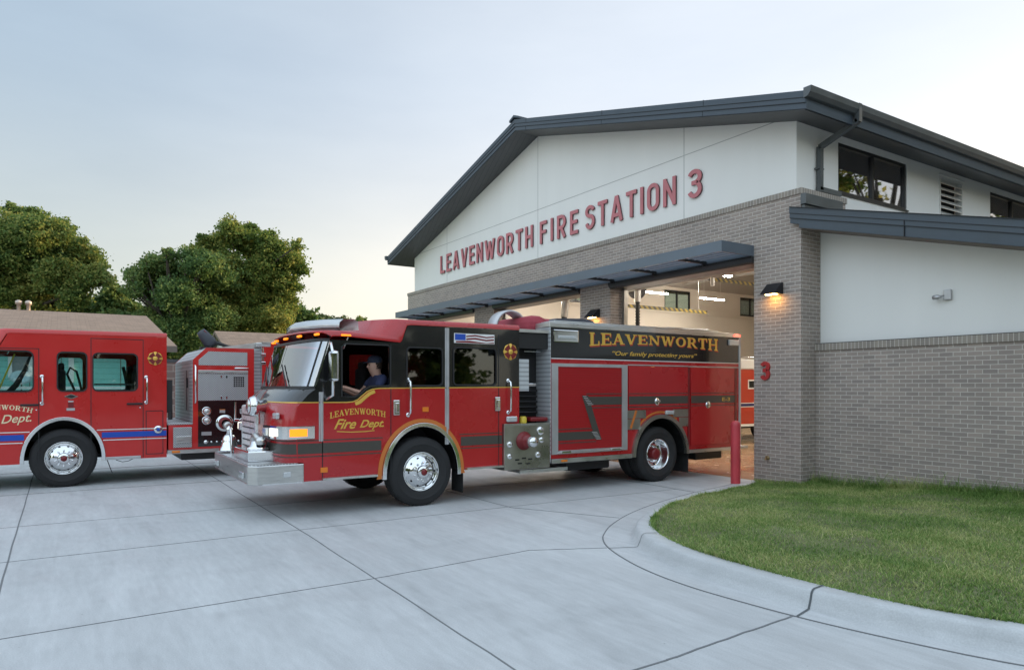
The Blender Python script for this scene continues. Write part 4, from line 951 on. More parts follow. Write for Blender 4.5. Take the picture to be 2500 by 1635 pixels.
def cab(root, P):
    ax = .0; lo_mat, up_mat = P['lower'], P['upper']
    # belt line between the two colours
    belt = P['belt']; yr = P['rear']; zr = P['zrear']
    arch = [(-.635, P['bot'])]+ell(0, .50, .60, .70)+[(.635, P['bot'])]
    lower = [(edge_y(P['bot']+.07), P['bot'])]+arch+P['rearlow']+belt[::-1]+[(edge_y(z), z) for z in (1.5, 1.15, .75) if z < belt[0][1]]
    for x0, x1 in ((-.05, 0), (-W, -W+.05)):
        MB().plate([lower], FYZ, x0, x1).build('lower_body', lo_mat, root)
    top = P['topline']
    upper = belt+[(yr, top[-1][1])]+top[::-1][1:]+[(edge_y(z), z) for z in (2.3, 2.0, 1.74, 1.66) if z > belt[0][1]]
    for x0, x1 in ((-.05, 0), (-W, -W+.05)):
        MB().plate([upper]+P['windows'], FYZ, x0, x1).build('upper_body', up_mat, root)
    for k, L in enumerate(P['windows']): cab_window(root, L, P['glass'], open_=(P.get('open') == k))
    cab_front(root, lo_mat, up_mat); roof_loft(root, P['roof'], lo_mat); bumper(root)
    MB().box(-.05, -W+.05, yr-.04, yr, zr, top[-1][1]).build('rear_wall', P.get('rearmat', lo_mat), root)
    MB().box(-.06, -W+.06, -1.6, yr-.05, 1.24, 1.28).box(-.06, -W+.06, -1.75, -1.35, 1.28, 1.74).cbox(-.8, -1.7, -1.3, .3, 1.285, 1.70, .05).build('cabin_floor', 'cabin', root)
    st_ = MB(); pts = [(-.55+.2*math.cos(2*PI*k/20), -1.15-.14*math.sin(2*PI*k/20), 1.72+.11*math.sin(2*PI*k/20)) for k in range(21)]
    st_.tube(pts, .014, 8, caps=False).tube([(-.55, -1.15, 1.72), (-.55, -1.38, 1.60)], .03, 8).tube([pts[0], pts[10]], .012, 6).build('steering_wheel', 'plastic', root)
    for x, y in P['seats']: seat(root, x, y)
    well(root, 0); arch_trim(root, 0); wheel(root, -.02, 0, 1); wheel(root, -W+.02, 0, -1)
    MB().tube([(-.3, 0, .50), (-W+.3, 0, .50)], .07, 10).box(-.75, -.85, -1.7, P['chassis'], .50, .78).box(-W+.75, -W+.85, -1.7, P['chassis'], .50, .78).cbox(-.9, -1.6, -1.5, 1.2, .42, .9, .05).split('chassis', 'plastic', root)
    for s_ in P['seams']: MB().plate([ribbon(s_, .012)], FYZ, .0005, .003).build('door_seam', 'dark_line', root)

# ---- the engine pulling out of the bay
EB = thing('fire_engine', 'red fire engine with black upper cab pulling out of the bay', 'fire engine', (0, 0, 0), 'fire engines')
curve = [(-1.16, 1.555), (-1.07, 1.562), (-1.0, 1.59), (-.93, 1.65), (-.86, 1.705), (-.78, 1.738), (-.66, 1.75)]
beltB = [(-1.79, 1.56)]+curve+[(1.72, 1.765)]
wB = [[(-1.22, 1.64), (-1.05, 1.64), (-.97, 1.68), (-.90, 1.745), (-.82, 1.79), (-.54, 1.795), (-.52, 1.815), (-.52, 2.33), (-.55, 2.36), (-1.18, 2.36), (-1.22, 2.32)],
      rrect(-.24, 1.80, .32, 2.34, .05), rrect(.53, 1.81, 1.27, 2.36, .05)]
cab(EB, dict(lower='redB', upper='black', belt=beltB, rear=1.72, open=0, zrear=.9, bot=.495, glass='darkglass', rearmat='black', chassis=7.0,
    rearlow=[(1.40, .495), (1.40, 1.18), (1.72, 1.18)], topline=[(-1.385, 2.42), (-.36, 2.41), (-.32, 2.45), (-.235, 2.67), (1.72, 2.685)], windows=wB,
    roof=[(-1.395, 2.515, 1), (-1.40, 2.53, 1), (-1.36, 2.55, 1), (-1.2, 2.56, .9), (-.36, 2.50, 2.2), (-.33, 2.52, 2.2), (-.25, 2.745, 2.0), (-.18, 2.762, 1.6), (1.73, 2.772, 0)],
    seats=[(-.5, -.45), (-1.95, -.45), (-.5, .9), (-1.95, .9)], seams=[[(-.50, .52), (-.50, 1.75)], [(-.50, 1.78), (-.50, 2.38)], [(-1.5, .52), (-1.5, 1.52)], [(.42, 1.22), (.42, 2.6)], [(1.33, .52), (1.33, 2.6)]]))
gl = [(-1.84, 1.56)]+[(a, b) for a, b in curve]+[(1.725, 1.765)]
MB().plate([ribbon(gl, .014)], FYZ, .001, .004).plate([curve[:-1]+[(a-.02, b-.045) for a, b in curve[:-1][::-1][:]]] if False else [ribbon([(a+.035, b-.03) for a, b in curve[1:-1]], .05)], FYZ, .0011, .0035).build('gold_stripe', 'gold', EB)
MB().loft([ring_at(1.552, .006), ring_at(1.567, .006)], closed=False, smooth=True).build('gold_stripe', 'gold', EB)
for y, z0, z1, w_ in ((-1.52, 1.03, 1.70, .03), (.41, .90, 2.66, .035)):
    MB().tube([(.012, y, z0), (.012, y, z1)], .013, 8).box(.0, .004, y-w_, y+w_, z0, z1).build('door_hinge', 'satin', EB)
# reflective stripe with thin borders
sb_ = MB(); 
for z0, z1, d in ((.865, 1.005, .003), (1.035, 1.05, .003), (.82, .835, .003)):
    sb_.box(.0005, d, edge_y(z0)+.01, -.655+(z0-.8)*.12, z0, z1); sb_.box(.0005, d, .655-(z0-.8)*.12, 1.395, z0, z1)
    sb_.loft([ring_at(z0, .003), ring_at(z1, .003)], closed=False, smooth=True)
sb_.split('side_stripe', 'olive', EB)
o_ = [(-.72, .45)]+ell(0, .50, .70, .80)+[(.72, .45)]; i_ = [(-.64, .45)]+ell(0, .50, .64, .745)+[(.64, .45)]
MB().plate([o_+i_[::-1]], FYZ, .0005, .006).build('arch_reflector', 'orange', EB)
# text on the door
tx = MB()
def warpB(a0, a1, z0, z1, arc):
    return lambda u, q: (a0+u*(a1-a0), z0+q*(z1-z0)+arc*(1-(2*u-1)**2))
serif_word(tx, 'LEAVENWORTH', lambda u, q: (-1.40+u*.82, 1.33+q*.085+.055*(1-(2*u-1)**2)), FYZ, .002, .0003)
put_text(tx, 'Fire', 0, 0, 0, 0, FYZ, .001, .004, warp=lambda u, q: (-1.34+u*.30+q*.04, 1.185+q*.14), shear=.2, bold=.02)
put_text(tx, 'Dept.', 0, 0, 0, 0, FYZ, .001, .004, warp=lambda u, q: (-.98+u*.36+q*.04, 1.165+q*.14), shear=.2, bold=.02)
tx.plate([ribbon([(-1.3, 1.155), (-1.1, 1.14), (-.9, 1.14), (-.75, 1.15)], .012)], FYZ, .001, .003)
tx.build('door_lettering', 'gold', EB)
emblem(EB, 1.55, 2.33, .135)
fl = MB().box(.0005, .004, .53, 1.25, 2.44, 2.59).build('flag_decal', 'white', EB)
MB().plate([[(.74, 2.555), (.9, 2.575), (1.1, 2.55), (1.24, 2.565), (1.24, 2.545), (1.1, 2.53), (.9, 2.552), (.74, 2.535)]], FYZ, .0042, .006).plate([[(.74, 2.515), (.9, 2.53), (1.1, 2.505), (1.24, 2.52), (1.24, 2.495), (1.1, 2.482), (.9, 2.505), (.74, 2.49)]], FYZ, .0042, .006).plate([[(.56, 2.47), (.8, 2.48), (1.1, 2.455), (1.24, 2.468), (1.24, 2.447), (.56, 2.447)]], FYZ, .0042, .006).build('flag_stripe', 'dred', fl)
MB().box(.0042, .006, .545, .73, 2.485, 2.58).build('flag_field', 'blue', fl)
grab(EB, -.23, 1.36, 1.87); grab(EB, 1.51, 1.36, 1.87)
for y, z in ((-.42, 1.47), (1.30, 1.50)):
    MB().cbox(.0, .03, y-.05, y+.05, z-.11, z+.11, .012).cbox(.03, .05, y-.02, y+.035, z-.07, z+.07, .008).build('door_latch', 'chrome', EB)
MB().cbox(.001, .012, .0, .10, 1.40, 1.47, .004).build('reflector', 'amberoff', EB); MB().cbox(.001, .012, -1.53, -1.43, .60, .67, .004).build('reflector', 'amberoff', EB)
MB().cbox(.0, .05, 1.46, 1.66, 1.21, 1.30, .02).build('side_marker', 'lens', EB)
# front: grille, lamps, siren, bell, light bar, mirrors
gr = MB(); ymid = -1.86-.25
gr.cbox(-.78, -1.72, ymid-.09, ymid+.10, .78, 1.50, .03).build('grille', 'grille', EB); GR = EB.children[-1]
gb = MB()
for k in range(6): z = .90+k*.09; gb.box(-.88, -1.62, ymid-.094, ymid-.088, z, z+.018)
gb.build('grille_slot', 'plastic', GR)
for sx in (1, -1):
    mir = (lambda x: x) if sx > 0 else (lambda x: -W-x)
    hp = [(.012, -1.62), (.012, -1.86), (-.005, -1.95), (-.06, -2.0), (-.16, -2.045), (-.35, -2.08), (-.62, -2.11)]
    MB().loft([[(mir(x+(.03 if x > -.1 else 0)), y-(.03 if x < 0 else 0), z) for x, y in hp] for z in (1.07, 1.09, 1.22, 1.24)], closed=False, smooth=False).plate([[(mir(x+(.03 if x > -.1 else 0)), y-(.03 if x < 0 else 0)) for x, y in hp]+[(mir(-.5), -1.9), (mir(-.1), -1.7)]], FXY, 1.235, 1.242).plate([[(mir(x+(.03 if x > -.1 else 0)), y-(.03 if x < 0 else 0)) for x, y in hp]+[(mir(-.5), -1.9), (mir(-.1), -1.7)]], FXY, 1.068, 1.075).build('headlamp_housing', 'chrome', EB)
    hh = EB.children[-1]
    MB().cbox(mir(-.17), mir(-.34), -2.13, -2.09, 1.10, 1.21, .012).build('headlight', 'headlamp', hh); MB().cbox(mir(-.39), mir(-.56), -2.165, -2.12, 1.10, 1.21, .012).build('headlight', 'lens', hh)
    MB().plate([[(mir(.046), -1.72), (mir(.046), -1.86), (mir(.03), -1.95), (mir(-.02), -2.01), (mir(-.03), -2.0), (mir(.0), -1.93), (mir(.02), -1.86), (mir(.02), -1.72)]], FXY, 1.105, 1.205).build('indicator', 'amber', hh)
    MB().cbox(mir(-.12), mir(-.32), -2.09, -2.04, 1.34, 1.42, .015).build('warning_light', 'lens', EB)
q = (-.78, -2.22, 1.50)
MB().lathe([(0, -.10), (.07, -.10), (.125, -.06), (.145, -.01), (.13, .03), (.09, .06), (.09, .16), (0, .18)], q, 'y', 28).tube([(q[0], q[1]+.05, q[2]), (q[0], q[1]+.05, q[2]-.25)], .03, 10).build('siren', 'chrome', EB)
MB().lathe([(0, -.115), (.11, -.075), (.11, -.07)], q, 'y', 20).build('siren_grille', 'dred', EB.children[-1])
# hose tray and fittings on the bumper deck
MB().cbox(-.42, -1.35, -2.38, -1.98, .752, .90, .02).lathe([(.16, 0), (.17, .03), (.12, .05), (.1, .12), (0, .13)], (-.62, -2.2, .90), 'z', 20).build('hose_tray', 'chrome', EB)
MB().tube([(-.5, -2.2, 1.03), (-.6, -2.24, 1.10), (-.8, -2.22, 1.07), (-.95, -2.2, 1.0)], .045, 10).lathe([(.06, 0), (.075, .05), (.05, .1), (0, .11)], (-.5, -2.2, .98), 'z', 14).build('intake_elbow', 'alu', EB)
bx, by = -2.1, -2.3
BE = MB().lathe([(.15, .79), (.143, .81), (.115, .86), (.10, .93), (.095, .98), (.07, 1.02), (0, 1.03)], (bx, by, 0), 'z', 28).build('bell', 'chrome', EB)
MB().tube([(bx+.17, by, .75), (bx+.17, by, 1.0), (bx+.10, by, 1.10), (bx, by, 1.13), (bx-.10, by, 1.10), (bx-.17, by, 1.0), (bx-.17, by, .75)], .016, 8).lathe([(.03, 1.03), (.04, 1.08), (.05, 1.12), (0, 1.17)], (bx, by, 0), 'z', 14).build('bell_bracket', 'chrome', BE)
lb = [(-.22, -1.02), (-.45, -1.22), (-.8, -1.36), (-1.25, -1.42), (-1.7, -1.36), (-2.05, -1.22), (-2.28, -1.02)]
MB().loft([[(x, y-w_, z), (x, y+w_+.02, z)] if False else [(x, y-.15*w_, 2.585+h) for x, y in lb] for w_, h in ((1, 0), (1.15, .02), (1.1, .10), (.7, .15), (-.3, .155), (-.7, .12), (-.8, 0))], closed=False, smooth=True).build('light_bar', 'lens', EB)
LB = EB.children[-1]
MB().loft([[(x, y-.16, z) for x, y in lb] for z in (2.575, 2.60)], closed=False).loft([[(x, y-.175, 2.6) for x, y in lb], [(x, y-.175, 2.612) for x, y in lb]], closed=False).build('light_bar_base', 'plastic', LB)
for x in (-.6, -1.25, -1.9): MB().tube([(x, -1.2, 2.50), (x, -1.25, 2.60)], .03, 8).build('light_bar_foot', 'plastic', LB)
for x in (-.10, -.62, -1.25, -1.88, -2.40):
    MB().cbox(x-.07, x+.07, -1.43+bulge(x), -1.39+bulge(x), 2.475, 2.505, .008).build('roof_marker', 'amber', EB)
MB().cbox(-.01, .022, -1.24, -1.10, 2.475, 2.50, .008).build('roof_marker', 'amber', EB)
for sx in (1, -1):
    mir = (lambda x: x) if sx > 0 else (lambda x: -W-x)
    mr = MB().cbox(mir(.10), mir(.30), -1.46, -1.36, 1.84, 2.26, .04).tube([(mir(0), -1.38, 2.36), (mir(.12), -1.42, 2.36), (mir(.2), -1.42, 2.22)], .02, 8).tube([(mir(.2), -1.42, 1.86), (mir(.2), -1.42, 1.66), (mir(0), -1.45, 1.60)], .02, 8).build('mirror', 'chrome', EB)
    MB().box(mir(.125), mir(.275), -1.358, -1.355, 1.87, 2.22).build('mirror_glass', 'mirror', mr)
MB().box(-.02, .08, -1.52, -.73, .50, .53).box(-.02, .08, .72, 1.38, .50, .53).split('step_rail', 'alu', EB)
# pump module
MB().box(-.40, -W+.40, 1.725, 2.335, 1.0, 2.66).box(-.06, -W+.06, 1.735, 2.335, 2.40, 2.66).build('pump_house', 'plastic', EB)
MB().box(-.06, -.02, 1.73, 2.338, 2.66, 2.71).box(-.3, -W+.02, 1.73, 2.338, 2.66, 2.70).build('hose_bed_rail', 'alu', EB)
for k in range(6): MB().tube([(-.33, 1.78, 1.25+k*.09), (-.33, 2.3, 1.25+k*.09)], .02, 6).split('louvre_bar', 'plastic', EB)
MB().cbox(-.02, -.2, 1.73, 1.93, 1.70, 2.22, .01).build('air_duct', 'ribbed', EB)
MB().tube([(-.2, 1.95, 2.36), (-.2, 2.3, 2.36)], .012, 6).cbox(-.2, -.3, 1.95, 2.2, 1.78, 1.83, .01).split('pipework', 'chrome', EB)
PP = MB().cbox(.05, -.40, 1.405, 2.30, .44, 1.16, .01).build('pump_panel', 'stainless', EB)
MB().box(.03, .058, 1.40, 2.30, 1.162, 1.18).build('panel_edge', 'alu', PP)
MB().lathe([(.15, .052), (.15, .06), (.11, .08), (.105, .15), (.09, .17), (0, .18)], (0, 1.78, .90), 'x', 24).build('intake', 'dred', PP)
MB().lathe([(.085, .15), (.085, .25), (.07, .28), (0, .285)], (0, 1.83, .89), 'x', 20).build('intake_cap', 'chrome', PP)
for y, z, r in ((2.1, 1.05, .07), (2.12, .9, .05), (1.5, .85, .05), (1.5, .66, .045), (2.05, .66, .05)): MB().lathe([(r, .05), (r, .07), (r-.012, .078), (0, .08)], (0, y, z), 'x', 18).build('gauge', 'chrome', PP)
pl = MB()
for y, z in ((1.65, .60), (1.78, .62), (1.9, .60), (1.7, .54), (1.86, .53)): pl.box(.051, .056, y-.04, y+.04, z-.012, z+.012)
pl.build('control_plate', 'plastic', PP)
MB().lathe([(.06, 0), (.06, .09), (.04, .11), (0, .11)], (-.05, 1.83, 1.18), 'z', 14).build('valve_cap', 'yel', PP)
MB().cbox(.0, -.3, 1.95, 2.3, 1.20, 1.27, .02).build('hose_cradle', 'dred', EB)
MB().box(.10, -.25, 1.66, 2.62, .39, .42).box(.095, .11, 1.66, 2.62, .38, .435).build('running_board', 'alu', EB)
# hose reel and covers on top
MB().lathe([(.29, -.14), (.33, -.14), (.335, 0), (.33, .14), (.29, .14), (.285, 0), (.29, -.14)], (-.95, 2.1, 2.78), 'x', 28, a0=0, a1=PI).build('hose_reel', 'satin', EB)
MB().cbox(-.5, -1.9, 2.25, 2.95, 2.70, 2.97, .12).cbox(-.4, -1.6, 2.2, 2.6, 2.68, 3.0, .12).split('hose_cover', 'hosered', EB)
MB().plate([[(2.6, 2.86), (2.75, 2.96), (3.3, 2.985), (3.55, 2.95), (3.65, 2.86)]], FYZ, -.35, -1.7).build('crosslay_cover', 'hosegrey', EB)
# body
b0, b1 = 2.34, 7.09; wy = 4.87
archb = [(wy-.74, .57)]+ell(wy, .50, .70, .745)+[(wy+.74, .57)]
for x0, x1 in ((-.05, 0), (-W, -W+.05)):
    MB().plate([[(b0+.012, .57)]+archb+[(b1, .57), (b1, 2.245), (b0+.012, 2.245)]], FYZ, x0, x1).build('body_side', 'redB', EB)
    MB().box(x0, x1, b0+.012, b1, 2.246, 2.762).build('body_band', 'black', EB)
MB().box(.004, -W-.004, b0-.002, b0+.01, .50, 2.762).build('body_front', 'ribbed', EB)
MB().box(.012, -W-.012, b0-.02, b1+.02, 2.764, 2.85).box(-.02, -W+.02, b0+.1, b1-.6, 2.851, 2.885).build('top_rail', 'alu', EB, bevel=.01)
MB().box(-.052, -W+.052, b1-.05, b1-.002, .57, 2.762).build('body_rear', 'redB', EB)
MB().box(-.01, .007, b0+.02, b1, 2.238, 2.252).build('white_line', 'white', EB)
MB().tube([(.0, b1+.01, .6), (.0, b1+.01, 2.75)], .03, 8).build('rear_corner_trim', 'satin', EB)
# shutter compartment and doors
MB().plate([rect(2.36, .64, 4.04, 2.165), rect(2.49, .70, 3.91, 2.11)], FYZ, .0, .022).build('shutter_frame', 'satin', EB)
MB().box(.0, .012, 2.492, 3.908, .70, 2.11).build('shutter', 'slats', EB)
MB().tube([(.03, 2.45, .665), (.03, 3.95, .665)], .012, 8).cbox(.01, .05, 2.55, 2.75, .65, .69, .008).cbox(.01, .05, 3.65, 3.85, .65, .69, .008).build('shutter_bar', 'chrome', EB.children[-1])
MB().box(.0, .014, 4.06, 5.6, 2.155, 2.175).box(.0, .014, 5.61, 7.06, 2.15, 2.17).split('drip_trim', 'satin', EB)
for a, b, z in ((4.07, 5.585, 1.36), (5.67, 6.93, .64)): MB().cbox(.001, .02, a, b, z, 2.145, .006).build('compartment_door', 'redB', EB)
for y in (5.62, 6.98): MB().box(.0, .012, y-.03, y+.03, .62, 2.14).build('door_post', 'dred', EB)
MB().cbox(.0, .022, b0+.02, wy-.72, .49, .565, .005).cbox(.0, .022, wy+.74, b1+.02, .50, .565, .005).split('rub_rail', 'alu', EB)
MB().cbox(.022, .035, 2.55, 2.68, .51, .545, .005).build('reflector', 'amberoff', EB)
arch_trim(EB, wy, (.72, .76), (.65, .69), 'stainless', .50, .05); well(EB, wy, .68, .72)
for a, b, z0, z1 in ((4.05, 4.5, 1.20, 1.345), (4.05, 4.36, 1.0, 1.19), (5.2, 5.60, 1.20, 1.345), (5.36, 5.60, 1.02, 1.19)): MB().cbox(.001, .014, a, b, z0, z1, .004).build('wheel_panel', 'stainless', EB)
MB().plate([ribbon([(4.12, 1.02), (4.26, 1.34)], .05)], FYZ, .0145, .017).plate([ell(wy, .50, .77, .82, 16, 140, 55)+ell(wy, .50, .735, .785, 16, 55, 140)], FYZ, .001, .006).build('arch_reflector', 'orange', EB)
MB().cbox(.0, .05, 4.98, 5.20, 1.25, 1.33, .02).build('side_marker', 'lens', EB)
for y, z in ((4.78, 1.50), (6.15, 1.42)): MB().lathe([(.07, .02), (.065, .03), (0, .032)], (0, y, z), 'x', 16).cbox(.03, .045, y-.05, y+.06, z-.012, z+.012, .004).build('door_latch', 'chrome', EB)
zs = MB()
for z0, z1 in ((1.455, 1.60), (1.64, 1.655), (1.40, 1.415)): zs.box(.0205, .024, 3.12 if z0 < 1.6 and z1-z0 > .1 else 3.0, 3.90, z0, z1) if False else None
def Zs(dx):
    zs.box(.0125, .0155, 3.12, 3.905, 1.455, 1.60); zs.box(.0125, .0155, 3.10, 3.905, 1.64, 1.655); zs.box(.0125, .0155, 3.2, 3.905, 1.40, 1.415)
    zs.box(.0125, .0155, 2.495, 3.28, .865, 1.005); zs.box(.0125, .0155, 2.495, 3.22, 1.045, 1.06); zs.box(.0125, .0155, 2.495, 3.32, .815, .83)
    zs.plate([[(3.0, 1.62), (3.14, 1.62), (3.44, .85), (3.30, .85)]], FYZ, .0157, .0175)
Zs(0)
zs.box(.0205, .023, 4.072, 5.583, 1.455, 1.60); zs.box(.0205, .023, 5.672, 6.928, 1.455, 1.60); zs.box(.0205, .023, 4.072, 5.583, 1.64, 1.655); zs.box(.0205, .023, 5.672, 6.928, 1.64, 1.655); zs.box(.0205, .023, 4.072, 5.583, 1.40, 1.415); zs.box(.0205, .023, 5.672, 6.928, 1.40, 1.415)
zs.split('side_stripe', 'olive', EB)
hz = MB()
for k in range(6): hz.box(.0178, .0195, 3.02+k*.022, 3.10+k*.03, 1.60-k*.028, 1.612-k*.028); hz.box(.0178, .0195, 3.22+k*.02, 3.34+k*.016, .98-k*.024, .992-k*.024)
hz.split('stripe_hatching', 'satin', EB)
serif_word(MBt := MB(), 'LEAVENWORTH', lambda u, q: (3.16+u*3.30, (2.475+.035*(1-(2*u-1)**2)*0+.07*(1-(2*u-1)**2))*(1-q)+(2.715)*q), FYZ, .004, .0006); MBt.build('body_lettering', 'gold', EB)
serif_word(MBt := MB(), 'LEAVENWORTH', lambda u, q: (3.175+u*3.30, (2.455+.07*(1-(2*u-1)**2))*(1-q)+(2.695)*q), FYZ, .0015, .0001); MBt.build('lettering_shade', 'goldred', EB.children[-1])
MBt = MB(); put_text(MBt, '“Our family protecting yours”', 3.70, 5.85, 2.305, 2.405, FYZ, .001, .004, shear=.25, bold=.012); MBt.build('motto_lettering', 'gold', EB)
MBt = MB(); put_text(MBt, 'E-3', 6.55, 6.78, 1.49, 1.56, FYZ, .0235, .0255, bold=.01); MBt.build('unit_lettering', 'gold', EB)
wl_ = MB().cbox(.0, .03, 2.40, 2.92, 2.52, 2.73, .02).build('warning_light', 'chrome', EB); MB().cbox(.03, .05, 2.48, 2.86, 2.575, 2.63, .015).build('light_lens', 'lens', wl_)
MB().cbox(.0, .04, 6.75, 7.05, 2.60, 2.72, .02).build('warning_light', 'lens', EB)
MB().cbox(.0, .03, 6.92, 7.09, 2.785, 2.825, .008).build('rear_marker', 'redlamp', EB)
MB().tube([(-.4, 5.2, 2.90), (-.4, 6.6, 2.92)], .03, 8).cbox(-.3, -.5, 5.4, 5.8, 2.88, 2.93, .01).build('roof_pole', 'satin', EB)
wheel(EB, -.04, wy, 1, True); wheel(EB, -W+.04, wy, -1, True)
MB().tube([(-.5, wy, .51), (-W+.5, wy, .51)], .09, 10).lathe([(0, -.25), (.18, -.12), (.2, 0), (.18, .12), (0, .25)], (-W/2, wy, .51), 'y', 14).cbox(-.35, -W+.35, b1-.9, b1-.1, .30, .56, .03).cbox(-.3, -.9, 2.9, 3.9, .30, .56, .03).split('underbody_part', 'plastic', EB)
MB().box(-.06, -.6, wy+.80, wy+.815, .12, .6).build('mud_flap', 'rubber', EB); MB().box(-.04, -.4, .70, .712, .14, .55).build('mud_flap', 'rubber', EB)
MB().box(-.1, -W+.1, b1-.02, b1+.40, .50, .55).build('tailboard', 'tread', EB)
EB.location = (-9.4, 4.5, 0)

# ---- driver
def skin_body(name, verts, edges, radii, mat, root_i=0, sub=2, parent=None):
    me = bpy.data.meshes.new(name); me.from_pydata(verts, edges, []); o = bpy.data.objects.new(name, me); COL.objects.link(o)
    sk = o.modifiers.new('skin', 'SKIN'); sk.use_smooth_shade = True
    for i, r in enumerate(radii): me.skin_vertices[0].data[i].radius = (r, r) if not isinstance(r, tuple) else r
    me.skin_vertices[0].data[root_i].use_root = True
    s_ = o.modifiers.new('sub', 'SUBSURF'); s_.levels = sub; s_.render_levels = sub
    me.materials.append(MA[mat])
    if parent: o.parent = parent
    return o
def person():
    # seated driver facing -y, local origin at the seat
    V = [(0, 0, .10), (0, .03, .26), (0, .05, .445), (0, .035, .50), (0, .01, .55), (0, -.02, .61), (0, -.02, .70), (0, -.01, .775)]
    E = [(i, i+1) for i in range(7)]; Rr = [(.17, .12), (.155, .11), (.18, .12), (.10, .09), (.068, .07), (.082, .10), (.098, .122), (.085, .10)]
    def chain(start, pts, rs):
        p = start
        for q, r in zip(pts, rs): V.append(q); Rr.append(r); E.append((p, len(V)-1)); p = len(V)-1
        return p
    for sx in (1, -1):
        w_ = chain(2, [(.16*sx, .04, .485), (.21*sx, .0, .44), (.23*sx, -.12, .30), (.22*sx, -.22, .25), (.17*sx, -.36, .30), (.14*sx, -.47, .345)], [.065, .058, .047, .043, .036, .027])
        p = chain(w_, [(.135*sx, -.53, .36)], [(.036, .018)])
        for k, (dx, L) in enumerate(((-.026, .075), (-.009, .085), (.009, .08), (.026, .065))):
            chain(p, [(.135*sx+dx, -.565, .365), (.135*sx+dx, -.59, .345), (.135*sx+dx, -.585, .315)], [.0095, .0085, .0075])
        chain(p, [(.10*sx, -.545, .385), (.085*sx, -.575, .38)], [.010, .008])
        chain(0, [(.10*sx, -.02, .08), (.13*sx, -.42, .10), (.13*sx, -.48, -.28), (.13*sx, -.60, -.34)], [.095, .07, .05, .04])
    b = skin_body('person', V, E, Rr, 'skin')
    # face features, shirt, cap as children
    fc = MB()
    for sx in (1, -1): fc.lathe([(0, -.012), (.02, -.01), (.026, .005), (.018, .012)], (.079*sx, -.01, .675), 'x', 10)
    fc.add([(0, -.150, .665), (-.017, -.108, .645), (.017, -.108, .645), (0, -.105, .715), (0, -.11, .64)], [(0, 1, 3), (0, 3, 2), (0, 4, 1), (0, 2, 4)])
    fc.lathe([(.02, -.004), (.024, 0), (.015, .006)], (0, -.108, .62), 'y', 10, sy=.35).build('face', 'skin', b)
    ey = MB()
    for sx in (1, -1): ey.lathe([(0, -.012), (.01, -.008), (.012, 0)], (.03*sx, -.108, .695), 'y', 10)
    ey.build('eyes', 'plastic', b)
    sh = skin_body('shirt', [(0, 0, .06), (0, .03, .26), (0, .05, .445), (0, .03, .53), (.16, .04, .487), (.212, .0, .437), (.23, -.09, .345), (-.16, .04, .487), (-.212, .0, .437), (-.23, -.09, .345)],
                   [(0, 1), (1, 2), (2, 3), (2, 4), (4, 5), (5, 6), (2, 7), (7, 8), (8, 9)], [(.185, .135), (.17, .125), (.195, .135), .09, .08, .075, .07, .08, .075, .07], 'shirt', parent=b)
    MB().lathe([(.093, 0), (.097, .02), (.095, .06), (.075, .095), (.04, .112), (0, .116)], (0, -.015, .725), 'z', 24, sy=1.15).add([(-.07, -.10, .735), (-.05, -.18, .722), (0, -.20, .717), (.05, -.18, .722), (.07, -.10, .735), (-.07, -.10, .745), (-.05, -.18, .73), (0, -.20, .725), (.05, -.18, .73), (.07, -.10, .745)], [(0, 1, 2, 3, 4), (9, 8, 7, 6, 5), (0, 5, 6, 1), (1, 6, 7, 2), (2, 7, 8, 3), (3, 8, 9, 4)]).build('cap', 'cap', b)
    MB().lathe([(.084, -.07), (.09, -.03), (.093, .01), (.09, .03)], (0, .005, .705), 'z', 20, a0=-.15*PI, a1=1.15*PI, sy=1.0).build('hair', 'hair', b)
    return b
PR = person(); PR.location = (-9.4-.42, 4.5-.56, 1.40)
tag(PR, 'person in dark cap and navy t-shirt seated at the wheel of the moving engine', 'person')

# ---- the engine standing on the drive
EA = thing('fire_engine', 'all red fire engine with blue and white side stripe parked on the drive at left', 'fire engine', (0, 0, 0), 'fire engines')
wA = [rrect(-1.28, 1.70, -.455, 2.375, .09), rrect(-.085, 1.705, .335, 2.37, .07), rrect(.45, 1.71, 1.135, 2.365, .07)]
cab(EA, dict(lower='red', upper='red', belt=[(-1.79, 1.56), (1.635, 1.56)], rear=1.635, zrear=.44, bot=.445, glass='cabglass', chassis=7.0,
    rearlow=[(1.635, .445)], topline=[(-1.385, 2.42), (-1.0, 2.40), (-.93, 2.42), (-.80, 2.68), (1.635, 2.70)], windows=wA,
    roof=[(-1.395, 2.50, 1), (-1.40, 2.515, 1), (-1.36, 2.53, 1), (-1.0, 2.49, 1), (-.95, 2.50, 1), (-.82, 2.75, 1), (-.76, 2.768, .8), (1.625, 2.788, 0), (1.64, 2.78, 0)],
    seats=[(-.5, -.3), (-1.95, -.3), (-.5, .9), (-1.95, .9)],
    seams=[[(-.365, .5), (-.365, 2.43), (-1.45, 2.43)], [(.41, .64), (.41, 2.64), (1.24, 2.64), (1.24, .46)], [(1.29, .52), (1.29, 1.32), (1.57, 1.32), (1.57, .52), (1.29, .52)], [(-1.5, .5), (-1.5, 1.7)]]))
for z0, z1, m_ in ((.985, 1.0, 'white'), (.85, .95, 'blue'), (.80, .815, 'white')):
    s_ = MB().box(.0035, .006, edge_y(z0)+.02, -math.sqrt(max(0, 1-((z0-.5)/.745)**2))*.64-.01, z0, z1).box(.0035, .006, math.sqrt(max(0, 1-((z0-.5)/.745)**2))*.64+.012, 1.63, z0, z1)
    s_.loft([ring_at(z0, .005), ring_at(z1, .005)], closed=False, smooth=True); s_.split('side_stripe', m_, EA)
tx = MB()
